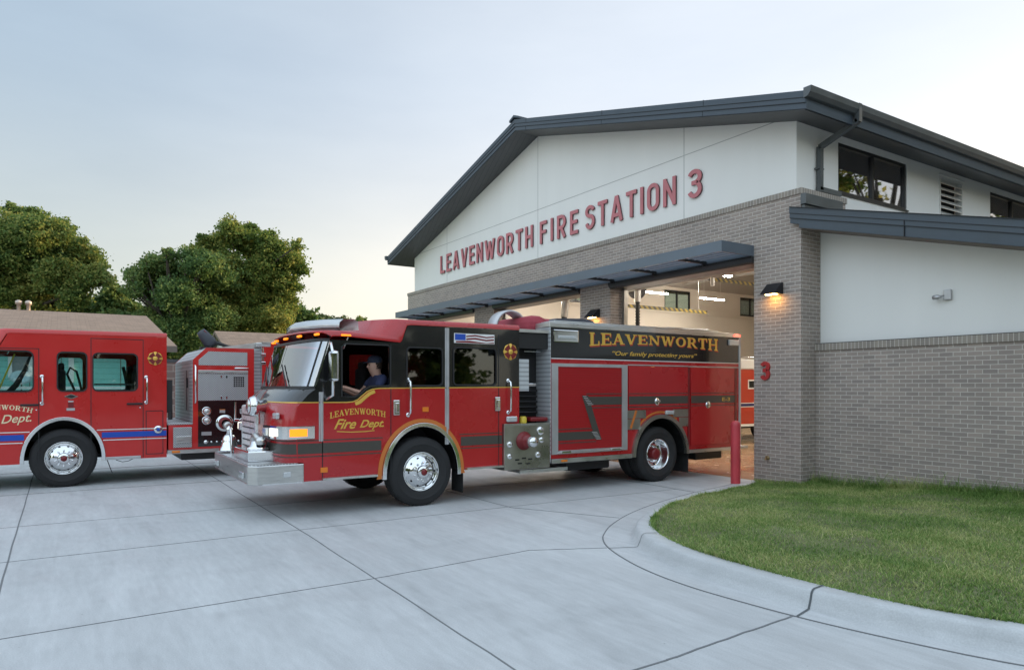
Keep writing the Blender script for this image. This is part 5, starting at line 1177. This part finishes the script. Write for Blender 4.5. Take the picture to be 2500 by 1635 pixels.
serif_word(tx, 'LEAVENWORTH', lambda u, q: (-1.36+u*.90+.02*q*(2*u-1), 1.315+q*.082+.07*(1-(2*u-1)**2)), FYZ, .002, .0003)
put_text(tx, 'Fire', 0, 0, 0, 0, FYZ, .001, .004, warp=lambda u, q: (-1.28+u*.32+q*.03, 1.14+q*.17), shear=.15, bold=.008)
put_text(tx, 'Dept.', 0, 0, 0, 0, FYZ, .001, .004, warp=lambda u, q: (-.90+u*.42+q*.03, 1.10+q*.19+.03*u), shear=.15, bold=.008)
tx.build('door_lettering', 'cream', EA)
emblem(EA, 1.44, 2.30, .13)
em2 = MB().lathe([(.075, .004), (.075, .012), (.05, .02), (0, .02)], (.003, 1.49, .97), 'x', 18).build('fuel_cap', 'chrome', EA); MB().lathe([(.035, .021), (.03, .027), (0, .027)], (.003, 1.49, .97), 'x', 14).build('cap_centre', 'blue', em2)
grab(EA, -.32, 1.48, 1.95); grab(EA, 1.29, 1.48, 1.95)
for y in (-.50, 1.10): MB().cbox(.0, .035, y-.13, y+.13, 1.44, 1.475, .012).build('door_handle', 'plastic', EA)
for y, z in ((-.40, 1.37), (1.19, 1.385)): MB().lathe([(.012, .003), (.01, .008), (0, .008)], (0, y, z), 'x', 10).build('key_lock', 'chrome', EA)
bd = MB().plate([[(.0, 1.60), (.11, 1.645), (.22, 1.60), (.11, 1.555)]], FYZ, .001, .008).build('maker_badge', 'chrome', EA); MB().plate([[(.025, 1.60), (.11, 1.633), (.195, 1.60), (.11, 1.567)]], FYZ, .0082, .010).build('badge_field', 'plastic', bd)
MB().box(.001, .008, .065, .145, 1.50, 1.525).box(.001, .008, .04, .165, 1.35, 1.395).split('small_plate', 'satin', EA)
MB().box(.001, .012, .065, .145, 1.405, 1.49).build('reflector', 'dred', EA)
MB().cbox(.0, .02, .62, 1.20, .445, .50, .006).build('step_lamp', 'satin', EA)
MB().tube([(.0, .8, .44), (.01, .9, .40), (.0, 1.0, .41), (.0, 1.08, .45)], .006, 6).build('cable', 'plastic', EA)
MB().add([(-.02, .655, .46), (-.3, .655, .46), (-.3, .74, .20), (-.02, .74, .20), (-.02, .665, .46), (-.3, .665, .46), (-.3, .75, .20), (-.02, .75, .20)], [(0, 1, 2, 3), (7, 6, 5, 4), (0, 4, 5, 1), (1, 5, 6, 2), (2, 6, 7, 3), (3, 7, 4, 0)]).build('mud_flap', 'rubber', EA)
# seat belt and hanging gear seen through the glass
MB().tube([(-.3, -.72, 2.34), (-.33, -.95, 1.70)], .018, 4).build('seat_strap', 'yellow', EA)
MB().tube([(-.28, -.5, 2.3), (-.3, -.58, 2.05), (-.3, -.7, 1.8), (-.3, -.85, 1.62)], [.02, .035, .05, .05], 8).tube([(-.5, .17, 1.7), (-.5, .05, 2.0), (-.5, .10, 2.12), (-.5, .2, 2.05), (-.5, .28, 1.7)], .022, 8).tube([(-.55, .95, 2.15), (-.55, 1.0, 1.9), (-.55, 1.02, 1.7)], .03, 8).split('hanging_gear', 'seat', EA)
MB().box(-.10, -.12, .46, 1.12, 1.80, 1.83).build('window_bar', 'plastic', EA)
# air packs behind the cab, deck and step
MB().box(-.05, -.4, 1.637, 1.74, 1.28, 1.90).tube([(-.03, 1.70, 1.15), (-.03, 1.70, 1.3)], .04, 8).build('air_pack', 'plastic', EA)
MB().cbox(.0, -W, 1.645, 2.088, 1.045, 1.085, .006).build('deck_plate', 'tread', EA)
SB = MB().box(.0, -W, 1.665, 2.088, .575, 1.044).build('step_box', 'red', EA); MB().cbox(.001, .012, 1.745, 2.07, .61, 1.0, .004).build('step_panel', 'tread', SB); MB().cbox(.0125, .035, 1.79, 2.05, .70, .83, .008).build('step_recess', 'alu', SB)
MB().box(.02, -W-.02, 1.645, 7.2, .50, .572).split('rub_rail', 'alu', EA); MB().cbox(.021, .04, 1.72, 1.86, .515, .56, .008).build('side_marker', 'amberoff', EA)
MB().cbox(-.1, -W+.1, 1.9, 3.3, .36, .50, .02).cbox(-.3, -W+.3, 3.4, 4.1, .34, .5, .02).split('under_tank', 'plastic', EA)
p0, p1 = 2.09, 3.22
prof = [(p0, .573), (p1, .573), (p1, 2.535), (p0+.24, 2.53), (p0, 2.29)]
for x0, x1 in ((-.04, 0), (-W, -W+.04)): MB().plate([prof], FYZ, x0, x1).build('pump_surround', 'red', EA)
PN = [o for o in EA.children if o.name.startswith('pump_surround')][0]
MB().box(-.042, -W+.042, p0+.001, p0+.03, 1.09, 2.28).add([(-.042, p0+.001, 2.285), (-W+.042, p0+.001, 2.285), (-W+.042, p0+.24, 2.525), (-.042, p0+.24, 2.525)], [(0, 1, 2, 3)]).build('pump_house_front', 'ribbed', EA)
MB().box(-.042, -W+.042, p0+.24, p1, 2.515, 2.53).build('pump_house_top', 'tread', EA)
MB().box(-.5, -1.1, p0-.004, p0+.0005, 1.3, 2.1).build('front_door', 'satin', EA); MB().box(-.78, -.80, p0-.012, p0-.005, 1.3, 2.1).cbox(-.6, -.68, p0-.02, p0-.005, 1.75, 1.95, .006).build('door_gap', 'plastic', EA)
MB().plate([[(p0+.10, 2.19), (p0+.10, 2.29), (p0+.28, 2.46), (p1-.13, 2.455), (p1-.13, 2.19)]], FYZ, .001, .008).build('upper_panel', 'tread', PN)
MB().plate([rect(p0+.09, 1.505, p1-.12, 2.03), rect(2.83, 1.77, 3.03, 1.97)], FYZ, .001, .010).build('middle_panel', 'tread', PN)
MB().box(.0, .003, 2.82, 3.04, 1.76, 1.98).build('vent_backing', 'plastic', PN)
vm = MB()
for k in range(1, 6): vm.box(.004, .009, 2.83+k*.0333-.003, 2.83+k*.0333+.003, 1.77, 1.97)
for k in range(1, 5): vm.box(.003, .008, 2.83, 3.03, 1.77+k*.04-.003, 1.77+k*.04+.003)
vm.build('vent_mesh', 'satin', PN)
MB().cbox(.0, .03, p0+.09, p1-.12, 2.035, 2.095, .006).build('panel_rail', 'alu', PN)
for y, z in ((2.60, 1.97), (2.70, 1.97), (2.60, 1.56), (2.70, 1.56)): MB().cbox(.010, .022, y-.014, y+.014, z-.03, z+.03, .004).split('hinge_clip', 'chrome', PN)
BK = MB().box(.001, .009, p0+.09, p1-.12, .615, 1.50).build('pump_panel', 'black', PN)
for y, z, r in ((2.33, 1.30, .085), (2.33, 1.12, .085), (3.0, 1.07, .085)):
    g_ = MB().lathe([(r, .009), (r, .022), (r-.012, .03), (r-.03, .024), (0, .024)], (0, y, z), 'x', 24).build('gauge', 'chrome', EA); MB().lathe([(r-.035, .026), (.02, .05), (0, .06)], (0, y, z), 'x', 14).build('gauge_cap', 'alu', g_)
IN = MB().lathe([(.165, .009), (.165, .025), (.15, .035), (.13, .03), (.12, .05)], (0, 2.66, 1.06), 'x', 28).build('intake', 'chrome', EA)
MB().lathe([(.12, .05), (.11, .09), (.08, .10), (.075, .12)], (0, 2.66, 1.06), 'x', 20).build('intake_ring', 'dred', IN); MB().lathe([(.075, .10), (.08, .16), (.07, .24), (.05, .25), (0, .25)], (0, 2.68, 1.02), 'x', 18).build('intake_cap', 'alu', IN)
MB().tube([(.02, 2.86, 1.12), (.02, 2.86, 1.47)], .022, 6).cbox(.01, .05, 2.83, 2.93, 1.08, 1.14, .01).build('lever', 'chrome', EA)
MB().box(.009, .013, 2.57, 2.67, 1.26, 1.33).box(.009, .013, 2.24, 2.42, .83, .90).box(.009, .012, 2.96, 3.05, 1.24, 1.26).box(.009, .012, 3.0, 3.06, .72, .735).split('label_plate', 'satin', EA)
MB().box(.0132, .015, 2.57, 2.67, 1.315, 1.33).build('label_stripe', 'orange', EA)
for k in range(7): MB().lathe([(.02, .009), (.02, .02), (0, .024)] if k else [(.04, .009), (.04, .02), (0, .026)], (0, 2.32+k*.10, .70), 'x', 10).build('drain_valve', 'chrome', EA)
MB().tube([(.0, 2.13, 1.46), (.05, 2.13, 1.50), (.05, 2.13, 2.14), (.0, 2.13, 2.18)], .018, 8).build('grab_handle', 'chrome', EA)
MB().tube([(.0, 2.85, 2.14), (.05, 2.87, 2.14), (.05, 3.09, 2.14), (.0, 3.11, 2.14)], .016, 8).build('grab_handle', 'chrome', EA)
# deck gun
dg_ = MB().lathe([(.0, -.02), (.11, 0), (.13, .06), (.10, .28), (.085, .34), (0, .35)], (0, 0, 0), 'z', 20)
mt = Matrix.Translation((-.55, 2.52, 2.62)) @ Matrix.Rotation(R(38), 4, 'X')
dg_.v = [tuple(mt @ Vector(v)) for v in dg_.v]
DG = dg_.build('deck_gun', 'hosegrey', EA)
MB().tube([(-.55, 2.5, 2.60), (-.55, 2.62, 2.66), (-.5, 2.8, 2.60), (-.45, 3.05, 2.55)], [.05, .045, .03, .028], 8).tube([(-.62, 2.55, 2.55), (-.62, 2.48, 2.78), (-.62, 2.40, 2.86)], .015, 6).cbox(-.45, -.65, 2.3, 2.5, 2.53, 2.57, .01).build('gun_pipe', 'plastic', DG)
MB().tube([(-.47, 2.36, 2.9), (-.47, 2.5, 2.72)], .012, 6).build('gun_handle', 'dred', DG)
# rear body of the parked engine
a0_, a1_ = 3.38, 7.25; wy2 = 5.0
for x0, x1 in ((-.04, 0), (-W, -W+.04)): MB().plate([[(a0_, .573), (wy2-.74, .573)]+ell(wy2, .50, .70, .745)+[(wy2+.74, .573), (a1_, .573), (a1_, 2.65), (a0_, 2.65)]], FYZ, x0, x1).build('body_side', 'red', EA)
MB().box(-.042, -W+.042, a0_, a0_+.02, .58, 2.645).build('body_front', 'ribbed', EA)
MB().box(-.14, -.16, p1+.001, a0_-.001, .58, 2.5).build('body_gap', 'ribbed', EA)
MB().box(.01, -W-.01, a0_-.01, a1_, 2.651, 2.68).box(-.01, -.45, a0_-.02, a1_, 2.20, 2.215).build('body_top', 'alu', EA)
MB().plate([[(a0_-.85, 2.54), (a0_-.005, 2.68), (a0_-.005, 2.54)]], FYZ, -.10, -.13).build('hose_bed_side', 'alu', EA)
MB().plate([rect(3.46, .64, 4.22, 2.14), rect(3.50, .68, 4.18, 2.09)], FYZ, .0, .02).build('shutter_frame', 'alu', EA); MB().box(.0, .012, 3.502, 4.178, .68, 2.09).build('shutter', 'aluslats', EA)
LT = MB().cbox(.0, -.06, 3.26, 3.56, 2.57, 2.66, .012).build('scene_light', 'alu', EA); MB().tube([(-.02, 3.40, 2.57), (-.02, 3.40, 2.25)], .025, 8).cbox(.02, -.06, 3.35, 3.45, 2.38, 2.45, .01).cbox(.02, -.06, 3.35, 3.45, 2.22, 2.28, .01).build('light_pole', 'chrome', LT); MB().box(.0005, .003, 3.275, 3.545, 2.585, 2.645).build('light_lens', 'lens', LT)
MB().lathe([(.10, 0), (.11, .06), (0, .07)], (0, 3.72, 2.42), 'x', 18).build('spot_light', 'plastic', EA)
wheel(EA, -.04, wy2, 1, True); wheel(EA, -W+.04, wy2, -1, True); arch_trim(EA, wy2, (.72, .76), (.66, .70), 'chrome', .573)
EA.location = (-14.6, .044, 0)

# ---- the engine standing inside
EC = thing('fire_engine', 'orange red fire engine with pale roof parked deep inside the garage', 'fire engine', (0, 0, 0), 'fire engines')
arC = [(-.68, .52)]+ell(0, .50, .64, .70)+[(.68, .52)]
for x0, x1 in ((-.05, 0), (-W, -W+.05)): MB().plate([[(-5.6, .52)]+arC+[(2.2, .52), (2.2, 2.32), (-5.6, 2.32)], rect(-.98, 1.72, -.62, 1.98), rrect(.7, 1.6, 1.5, 2.2, .06)], FYZ, x0, x1).build('body_side', 'red2', EC)
MB().box(-.052, -W+.052, -5.58, -5.55, .52, 2.32).box(-.052, -W+.052, 2.17, 2.198, .52, 2.32).split('end_panel', 'red2', EC)
MB().cbox(.01, -W-.01, -5.62, 2.22, 2.33, 2.66, .05).build('roof', 'trimw', EC); MB().tube([(-.02, -5.5, 2.72), (-.02, 2.1, 2.72)], .02, 8).build('roof_rail', 'chrome', EC)
MB().plate([rect(-1.0, 1.70, -.60, 2.0), rect(-.96, 1.74, -.64, 1.96)], FYZ, .0, .012).build('window_frame', 'trimw', EC); MB().box(-.02, -.025, -.98, -.62, 1.72, 1.98).build('glass', 'darkglass', EC)
MB().box(.001, .005, -5.6, 2.2, 1.235, 1.26).box(.001, .005, -5.6, 2.2, 1.12, 1.145).split('side_stripe', 'trimw', EC); MB().box(.001, .0045, -5.6, 2.2, 1.15, 1.23).split('side_stripe', 'navy', EC)
MB().cbox(.0, .02, -5.6, -.66, .50, .58, .006).cbox(.0, .02, .66, 2.2, .50, .58, .006).split('rub_rail', 'trimw', EC)
wheel(EC, -.03, 0, 1); wheel(EC, -W+.03, 0, -1); wheel(EC, -.04, -4.2, 1, True); wheel(EC, -W+.04, -4.2, -1, True); arch_trim(EC, 0, (.68, .76), (.62, .70)); well(EC, 0)
MB().cbox(-.5, -W+.5, -5.4, 2.0, .40, .60, .04).split('chassis', 'plastic', EC)
EC.location = (-14.7, 19.55, 0)

# ------------------------------------------------------------------ houses and walls beyond the drive
def gable_house(name, label, y0, y1, xf, xb, xr, ze, zr, wallmat, over=.5):
    h = thing(name, label, 'house', ((xf+xb)/2, (y0+y1)/2, 0))
    t = .14
    MB().plate([[(xf+over, ze), (xr, zr), (xb-over, ze), (xb-over, ze-t), (xr, zr-t), (xf+over, ze-t)]], FXZ, y0-over, y1+over).build('roof', 'shingle', h)
    rf = h.children[-1]
    MB().box(xf+over, xf+over+.03, y0-over, y1+over, ze-t-.06, ze-.02).build('fascia', 'fascia', rf)
    dz = (zr-ze)/(xf+over-xr)
    MB().plate([[(xf, 0), (xf, ze-t+dz*over-.02), (xr, zr-t-.02), (xb, ze-t+dz*over-.02), (xb, 0)]], FXZ, y0, y1).build('wall', wallmat, h)
    return h, rf
H1, r1 = gable_house('house', 'house with brown shingle roof and teal siding behind the parked engine', -16, 2.75, -25.6, -44, -34.9, 3.10, 4.92, 'teal', .45)
for y in (-1.45, -1.12):
    vp = MB().lathe([(.07, 0), (.07, .28), (.12, .30), (.12, .42), (.04, .47), (0, .47)], (-34.9, y, 4.85), 'z', 14).build('roof_vent', 'pipe', r1)
for wy_ in (-1.02, 1.1, -6.5):
    wf_ = MB().plate([rect(wy_-.30, 2.05, wy_+.30, 2.98) if wy_ != 1.1 else rect(.2, 1.9, .34, 2.9)]+([rect(wy_-.20, 2.17, wy_+.20, 2.88)] if wy_ != 1.1 else []), FYZ, -25.6, -25.52)
    wo_ = wf_.build('window_frame' if wy_ != 1.1 else 'corner_trim', 'trimw', H1)
    if wy_ != 1.1: MB().box(-25.58, -25.57, wy_-.2, wy_+.2, 2.17, 2.88).build('blind', 'blind', wo_)
tr_ = MB()
for y in np.arange(-4, 2.6, .8): tr_.box(-25.60, -25.585, y, y+.02, 1.2, 3.0)
tr_.build('panel_joint', 'fascia', H1)
for i, (y, z, lab) in enumerate(((-.98, 2.05, 'right of two pale satellite dishes on the teal house wall'), (-1.75, 2.10, 'left of two pale satellite dishes on the teal house wall'))):
    d = thing('satellite_dish', lab, 'dish', (-25.3, y, z), 'satellite dishes')
    MB().lathe([(0, -.05), (.15, -.03), (.28, .02), (.285, .03), (.15, -.018), (0, -.038)], (-25.1, y, z), 'x', 24, sy=.72).build('reflector', 'dish', d)
    MB().tube([(-25.5, y, z-.5), (-25.3, y, z-.5), (-25.15, y, z)], .02, 6).tube([(-25.1, y, z-.18), (-24.8, y+.02, z-.05)], .012, 5).build('arm', 'frame', d)
shelf = thing('white_rail', 'low white rail in front of the teal house wall', 'rail', (-25.2, -.3, 1.5)); MB().box(-25.25, -25.2, -2.5, 2.4, 1.70, 1.78).build('rail', 'trimw', shelf); MB().box(-25.24, -25.21, -2.4, -2.34, 0, 1.7).box(-25.24, -25.21, 2.3, 2.36, 0, 1.7).box(-25.24, -25.21, 0, .06, 0, 1.7).build('post', 'trimw', shelf)
EN = thing('block_wall', 'brown concrete block wall with dark coping between the cab and the pump of the parked engine', 'wall', (-23.2, 4.0, 0))
MB().box(-23.4, -23.2, 2.3, 6.5, 0, 2.50).build('blocks', 'cmu', EN); MB().box(-23.42, -23.18, 2.28, 6.52, 2.501, 2.60).build('coping', 'capm', EN)
H2, r2 = gable_house('house', 'farther house with brown shingle roof seen above the parked engine pump', 7.3, 17, -36.2, -43.8, -40, 3.2, 4.76, 'trimw', .4)
MB().box(-39.7, -39.3, 11.6, 11.9, 4.70, 4.80).build('roof_vent', 'fascia', r2)
H3, r3 = gable_house('house', 'small far grey house seen above the block wall', 5.5, 7.5, -58, -66, -62, 3.6, 5.2, 'fascia', .4)

# ------------------------------------------------------------------ trees
def leaf_cloud(clumps, n, size, seed, flat=.85):
    r = np.random.default_rng(seed); C = np.array([c[:3] for c in clumps]); Rd = np.array([c[3] for c in clumps])
    wgt = Rd**2.3; wgt /= wgt.sum()
    # twig tufts: leaves gather in small bunches so that light and dark clumps and gaps appear
    nt_ = max(40, n//(26 if n < 90000 else 48)); ci = r.choice(len(clumps), nt_, p=wgt)
    d = r.normal(size=(nt_, 3)); d /= np.linalg.norm(d, axis=1)[:, None]
    rad = Rd[ci]*(r.uniform(0, 1, nt_)**.38)*r.uniform(.82, 1.14, nt_); T = C[ci]+d*rad[:, None]*np.array([1, 1, flat])
    ti = r.integers(0, nt_, n); tr2 = r.uniform(.5, 1.2, nt_)[ti]
    P = T[ti]+r.normal(size=(n, 3))*np.array([.30, .30, .20])*tr2[:, None]*(Rd[ci][ti]/1.6)[:, None]**.5
    nrm = r.normal(size=(n, 3))+np.array([0, 0, .5]); nrm /= np.linalg.norm(nrm, axis=1)[:, None]
    a = np.cross(nrm, r.normal(size=(n, 3))); a /= np.linalg.norm(a, axis=1)[:, None]; b = np.cross(nrm, a)
    s = size*r.uniform(.55, 1.3, n)[:, None]
    V = np.empty((n, 4, 3)); V[:, 0] = P-a*s*.5; V[:, 1] = P+b*s*.36+nrm*s*.08; V[:, 2] = P+a*s*.6; V[:, 3] = P-b*s*.36+nrm*s*.08
    return V
def tree(name, label, x, y, h, clumps, n, size, mat, seed, group=None, trunk=.28, lean=(0, 0)):
    """clumps are (dx, dy, z, r) about the trunk"""
    t = thing(name, label, 'tree', (x, y, 0), group); rnd = random.Random(seed)
    m = MB(); zf = min(c[2] for c in clumps); top = (x+lean[0], y+lean[1], zf+.3*(h-zf))
    fork = (x+lean[0]*.4, y+lean[1]*.4, zf*.62)
    m.tube([(x, y, -.1), (x+.05, y, .4), fork, top], [trunk*1.35, trunk, trunk*.8, trunk*.45], 10)
    for c in clumps:
        e = (x+c[0], y+c[1], c[2]); k = rnd.uniform(.15, .9); s0 = tuple(fork[i]+(top[i]-fork[i])*k for i in range(3))
        md = tuple((s0[i]+e[i])/2+rnd.uniform(-.3, .3)+(.3 if i == 2 else 0) for i in range(3))
        m.tube([s0, md, e], [trunk*.42, trunk*.26, trunk*.1], 6)
        for _ in range(4):
            a = [rnd.gauss(0, 1) for _ in range(3)]; L = math.sqrt(sum(q*q for q in a)); a = [q/L*c[3]*.85 for q in a]
            m.tube([md, e, tuple(e[i]+a[i] for i in range(3))], [trunk*.12, trunk*.1, trunk*.03], 5)
    m.build('trunk', 'bark', t)
    V = leaf_cloud([(x+c[0], y+c[1], c[2], c[3]) for c in clumps], n, size, seed)
    me = bpy.data.meshes.new('crown'); me.vertices.add(n*4); me.vertices.foreach_set('co', V.ravel())
    me.loops.add(n*4); me.loops.foreach_set('vertex_index', np.arange(n*4)); me.polygons.add(n)
    me.polygons.foreach_set('loop_start', np.arange(n)*4); me.polygons.foreach_set('loop_total', np.full(n, 4)); me.update(calc_edges=True); me.validate()
    me.materials.append(MA[mat]); o = bpy.data.objects.new('crown', me); COL.objects.link(o); o.parent = t; o.matrix_parent_inverse = Matrix.Translation(-t.location)
    return t
# image-plane helper used only to choose where each tree stands on the ground
TH_ = math.atan(2630/1702.)
def at(u, Z): X = (u-1250)/1702*Z; return (math.cos(TH_)*X-math.sin(TH_)*Z, math.sin(TH_)*X+math.cos(TH_)*Z)
def zz(v, Z): return 1.77+(944-v)/1702*Z
def crown_from(uc, Z, pts, depth=2.5, seed=0):
    """pts: (u, v, radius_px) crown masses as seen, spread in depth about distance Z"""
    rnd = random.Random(seed); x0, y0 = at(uc, Z); L = []; pts = [(u, v+9, r) for u, v, r in pts]
    for u, v, r in pts:
        for k in range(2):
            Zk = Z+rnd.uniform(-depth, depth); x, y = at(u+rnd.uniform(-8, 8), Zk); L.append((x-x0, y-y0, zz(v+rnd.uniform(-6, 6), Zk), r/1702*Zk))
    return x0, y0, L
x, y, L = crown_from(60, 52, [(20, 560, 50), (85, 565, 55), (150, 590, 50), (200, 625, 42), (228, 668, 32), (60, 630, 60), (130, 660, 55), (-30, 600, 60), (-20, 690, 60), (40, 700, 45), (180, 705, 38), (105, 735, 40), (-80, 640, 60), (30, 508, 22), (75, 518, 24), (112, 535, 22), (160, 548, 22), (205, 585, 18), (246, 642, 16), (266, 672, 13), (140, 560, 26)], 3, 1)
tree('broadleaf_tree', 'large rounded tree at the left edge of the photo behind the brown roof', x, y, 16, L, 150000, .20, 'leafA', 11, trunk=.42)
x, y, L = crown_from(600, 53, [(560, 542, 20), (610, 550, 20), (500, 577, 17), (728, 592, 15), (733, 650, 18), (655, 572, 20), (700, 605, 18), (560, 565, 36), (612, 585, 40), (665, 605, 38), (705, 635, 32), (690, 680, 38), (520, 590, 30), (480, 610, 28), (555, 640, 42), (630, 660, 46), (590, 715, 42), (620, 780, 50), (680, 770, 40), (560, 760, 50), (640, 700, 36), (650, 735, 42), (700, 735, 34), (540, 700, 38)], 2.5, 2)
tree('broadleaf_tree', 'tallest tree in the middle with sunlit right side and open branches', x, y, 16, L, 120000, .19, 'leafC', 12, trunk=.40)
x, y, L = crown_from(430, 48, [(455, 617, 20), (400, 612, 18), (316, 665, 15), (480, 640, 34), (510, 625, 30), (530, 665, 40), (350, 640, 18), (390, 640, 32), (340, 665, 32), (440, 650, 36), (480, 680, 38), (365, 700, 42), (430, 715, 46), (500, 735, 42), (330, 700, 22), (400, 760, 40), (470, 775, 42), (530, 770, 40), (420, 800, 52), (370, 790, 44), (480, 820, 44), (400, 830, 40), (450, 850, 40)], 2.2, 3)
tree('broadleaf_tree', 'broad dark green tree left of the tallest tree', x, y, 12, L, 110000, .18, 'leafB', 13, trunk=.34)
x, y, L = crown_from(280, 60, [(285, 720, 28), (260, 745, 34), (315, 750, 30), (300, 790, 36), (240, 790, 36), (340, 790, 34), (275, 690, 14)], 2, 4)
tree('broadleaf_tree', 'dark tree filling the gap between the two large trees', x, y, 9, L, 30000, .32, 'leafB', 14, trunk=.25)
x, y, L = crown_from(640, 60, [(600, 780, 42), (660, 775, 42), (715, 765, 38), (745, 770, 26), (570, 800, 42), (640, 820, 40), (710, 810, 40), (520, 790, 46), (560, 760, 38), (620, 750, 34), (480, 800, 46)], 2, 5)
tree('broadleaf_tree', 'low dense tree under the tallest tree beside the brown roof', x, y, 8, L, 40000, .34, 'leafB', 15, trunk=.25)
x, y, L = crown_from(430, 52, [(400, 800, 36), (450, 815, 38), (500, 810, 38), (370, 820, 36), (430, 850, 30), (545, 830, 36), (330, 790, 40), (400, 770, 40), (460, 775, 40), (280, 780, 36)], 2, 6)
tree('broadleaf_tree', 'low dark tree just over the roof of the parked engine', x, y, 6, L, 34000, .32, 'leafB', 16, trunk=.2)
x, y, L = crown_from(120, 62, [(60, 745, 36), (130, 750, 36), (190, 755, 36), (0, 750, 40), (230, 760, 30), (90, 790, 40), (180, 795, 36)], 2, 7)
tree('broadleaf_tree', 'low green tree right behind the brown roof at the left', x, y, 8, L, 20000, .30, 'leafA', 17, trunk=.25)
x, y, L = crown_from(790, 72, [(760, 775, 22), (795, 780, 24), (830, 790, 22), (780, 805, 24), (820, 815, 24)], 2, 8)
tree('broadleaf_tree', 'hazy green tree low on the horizon right of the tall trees', x, y, 8, L, 14000, .30, 'leafH', 18, trunk=.2)
x, y, L = crown_from(850, 90, [(835, 785, 13), (855, 792, 14), (845, 805, 15)], 1.5, 9)
tree('broadleaf_tree', 'first of two small far trees above the roof of the moving engine', x, y, 7, L, 6000, .30, 'leafH', 19, trunk=.18)
x, y, L = crown_from(882, 95, [(876, 772, 10), (885, 778, 12), (895, 785, 9), (882, 795, 14), (868, 785, 8)], 1.5, 10)
tree('broadleaf_tree', 'small far yellow green tree nearest the station roof', x, y, 8, L, 6000, .30, 'leafC', 20, trunk=.18)
x, y, L = crown_from(920, 120, [(700, 812, 22), (760, 815, 22), (820, 815, 20), (880, 815, 18), (930, 812, 18), (990, 815, 16)], 3, 11)
tag(tree('tree_row', 'far row of trees along the horizon behind the moving engine', x, y, 6, L, 16000, .4, 'leafH', 21, trunk=.2), None, 'trees')
# trees on the far side of the street whose reflection shows in the high windows
for i, (x, y, h) in enumerate(((-3.5, 41, 24), (5, 37, 23), (14, 42, 26), (13, 31, 21), (25, 38, 24), (3, 50, 26))):
    rnd = random.Random(50+i); L = [(rnd.uniform(-5, 5), rnd.uniform(-4, 4), h*rnd.uniform(.3, .9), rnd.uniform(1.8, 3)) for _ in range(16)]
    tree('broadleaf_tree', 'tree beyond the station mirrored in its high windows', x, y, h, L, 9000, .38, 'leafC', 60+i, 'trees mirrored in the windows')

# trees across the street, behind the photographer, mirrored in paint, glass and chrome
pt = None
for i, (x, y) in enumerate(((27, -34), (30, -22), (26, -11), (31, 0), (27, 11), (31, 22), (22, -42), (8, -40), (-6, -43), (-20, -40), (-34, -42), (16, -36))):
    if pt is None:
        rnd = random.Random(99); L = [(rnd.uniform(-5, 5), rnd.uniform(-5, 5), rnd.uniform(1.5, 11), rnd.uniform(2.2, 3.2)) for _ in range(22)]
        pt = tree('broadleaf_tree', 'tree across the street mirrored in the engines', 0, 0, 13, L, 16000, .55, 'leafB', 99, 'trees across the street'); o = pt
    else: o = copy_tree(pt)
    o.location = (x, y, 0); o.rotation_euler = (0, 0, i*1.3); o.scale = (1, 1, .8+.05*(i % 4))
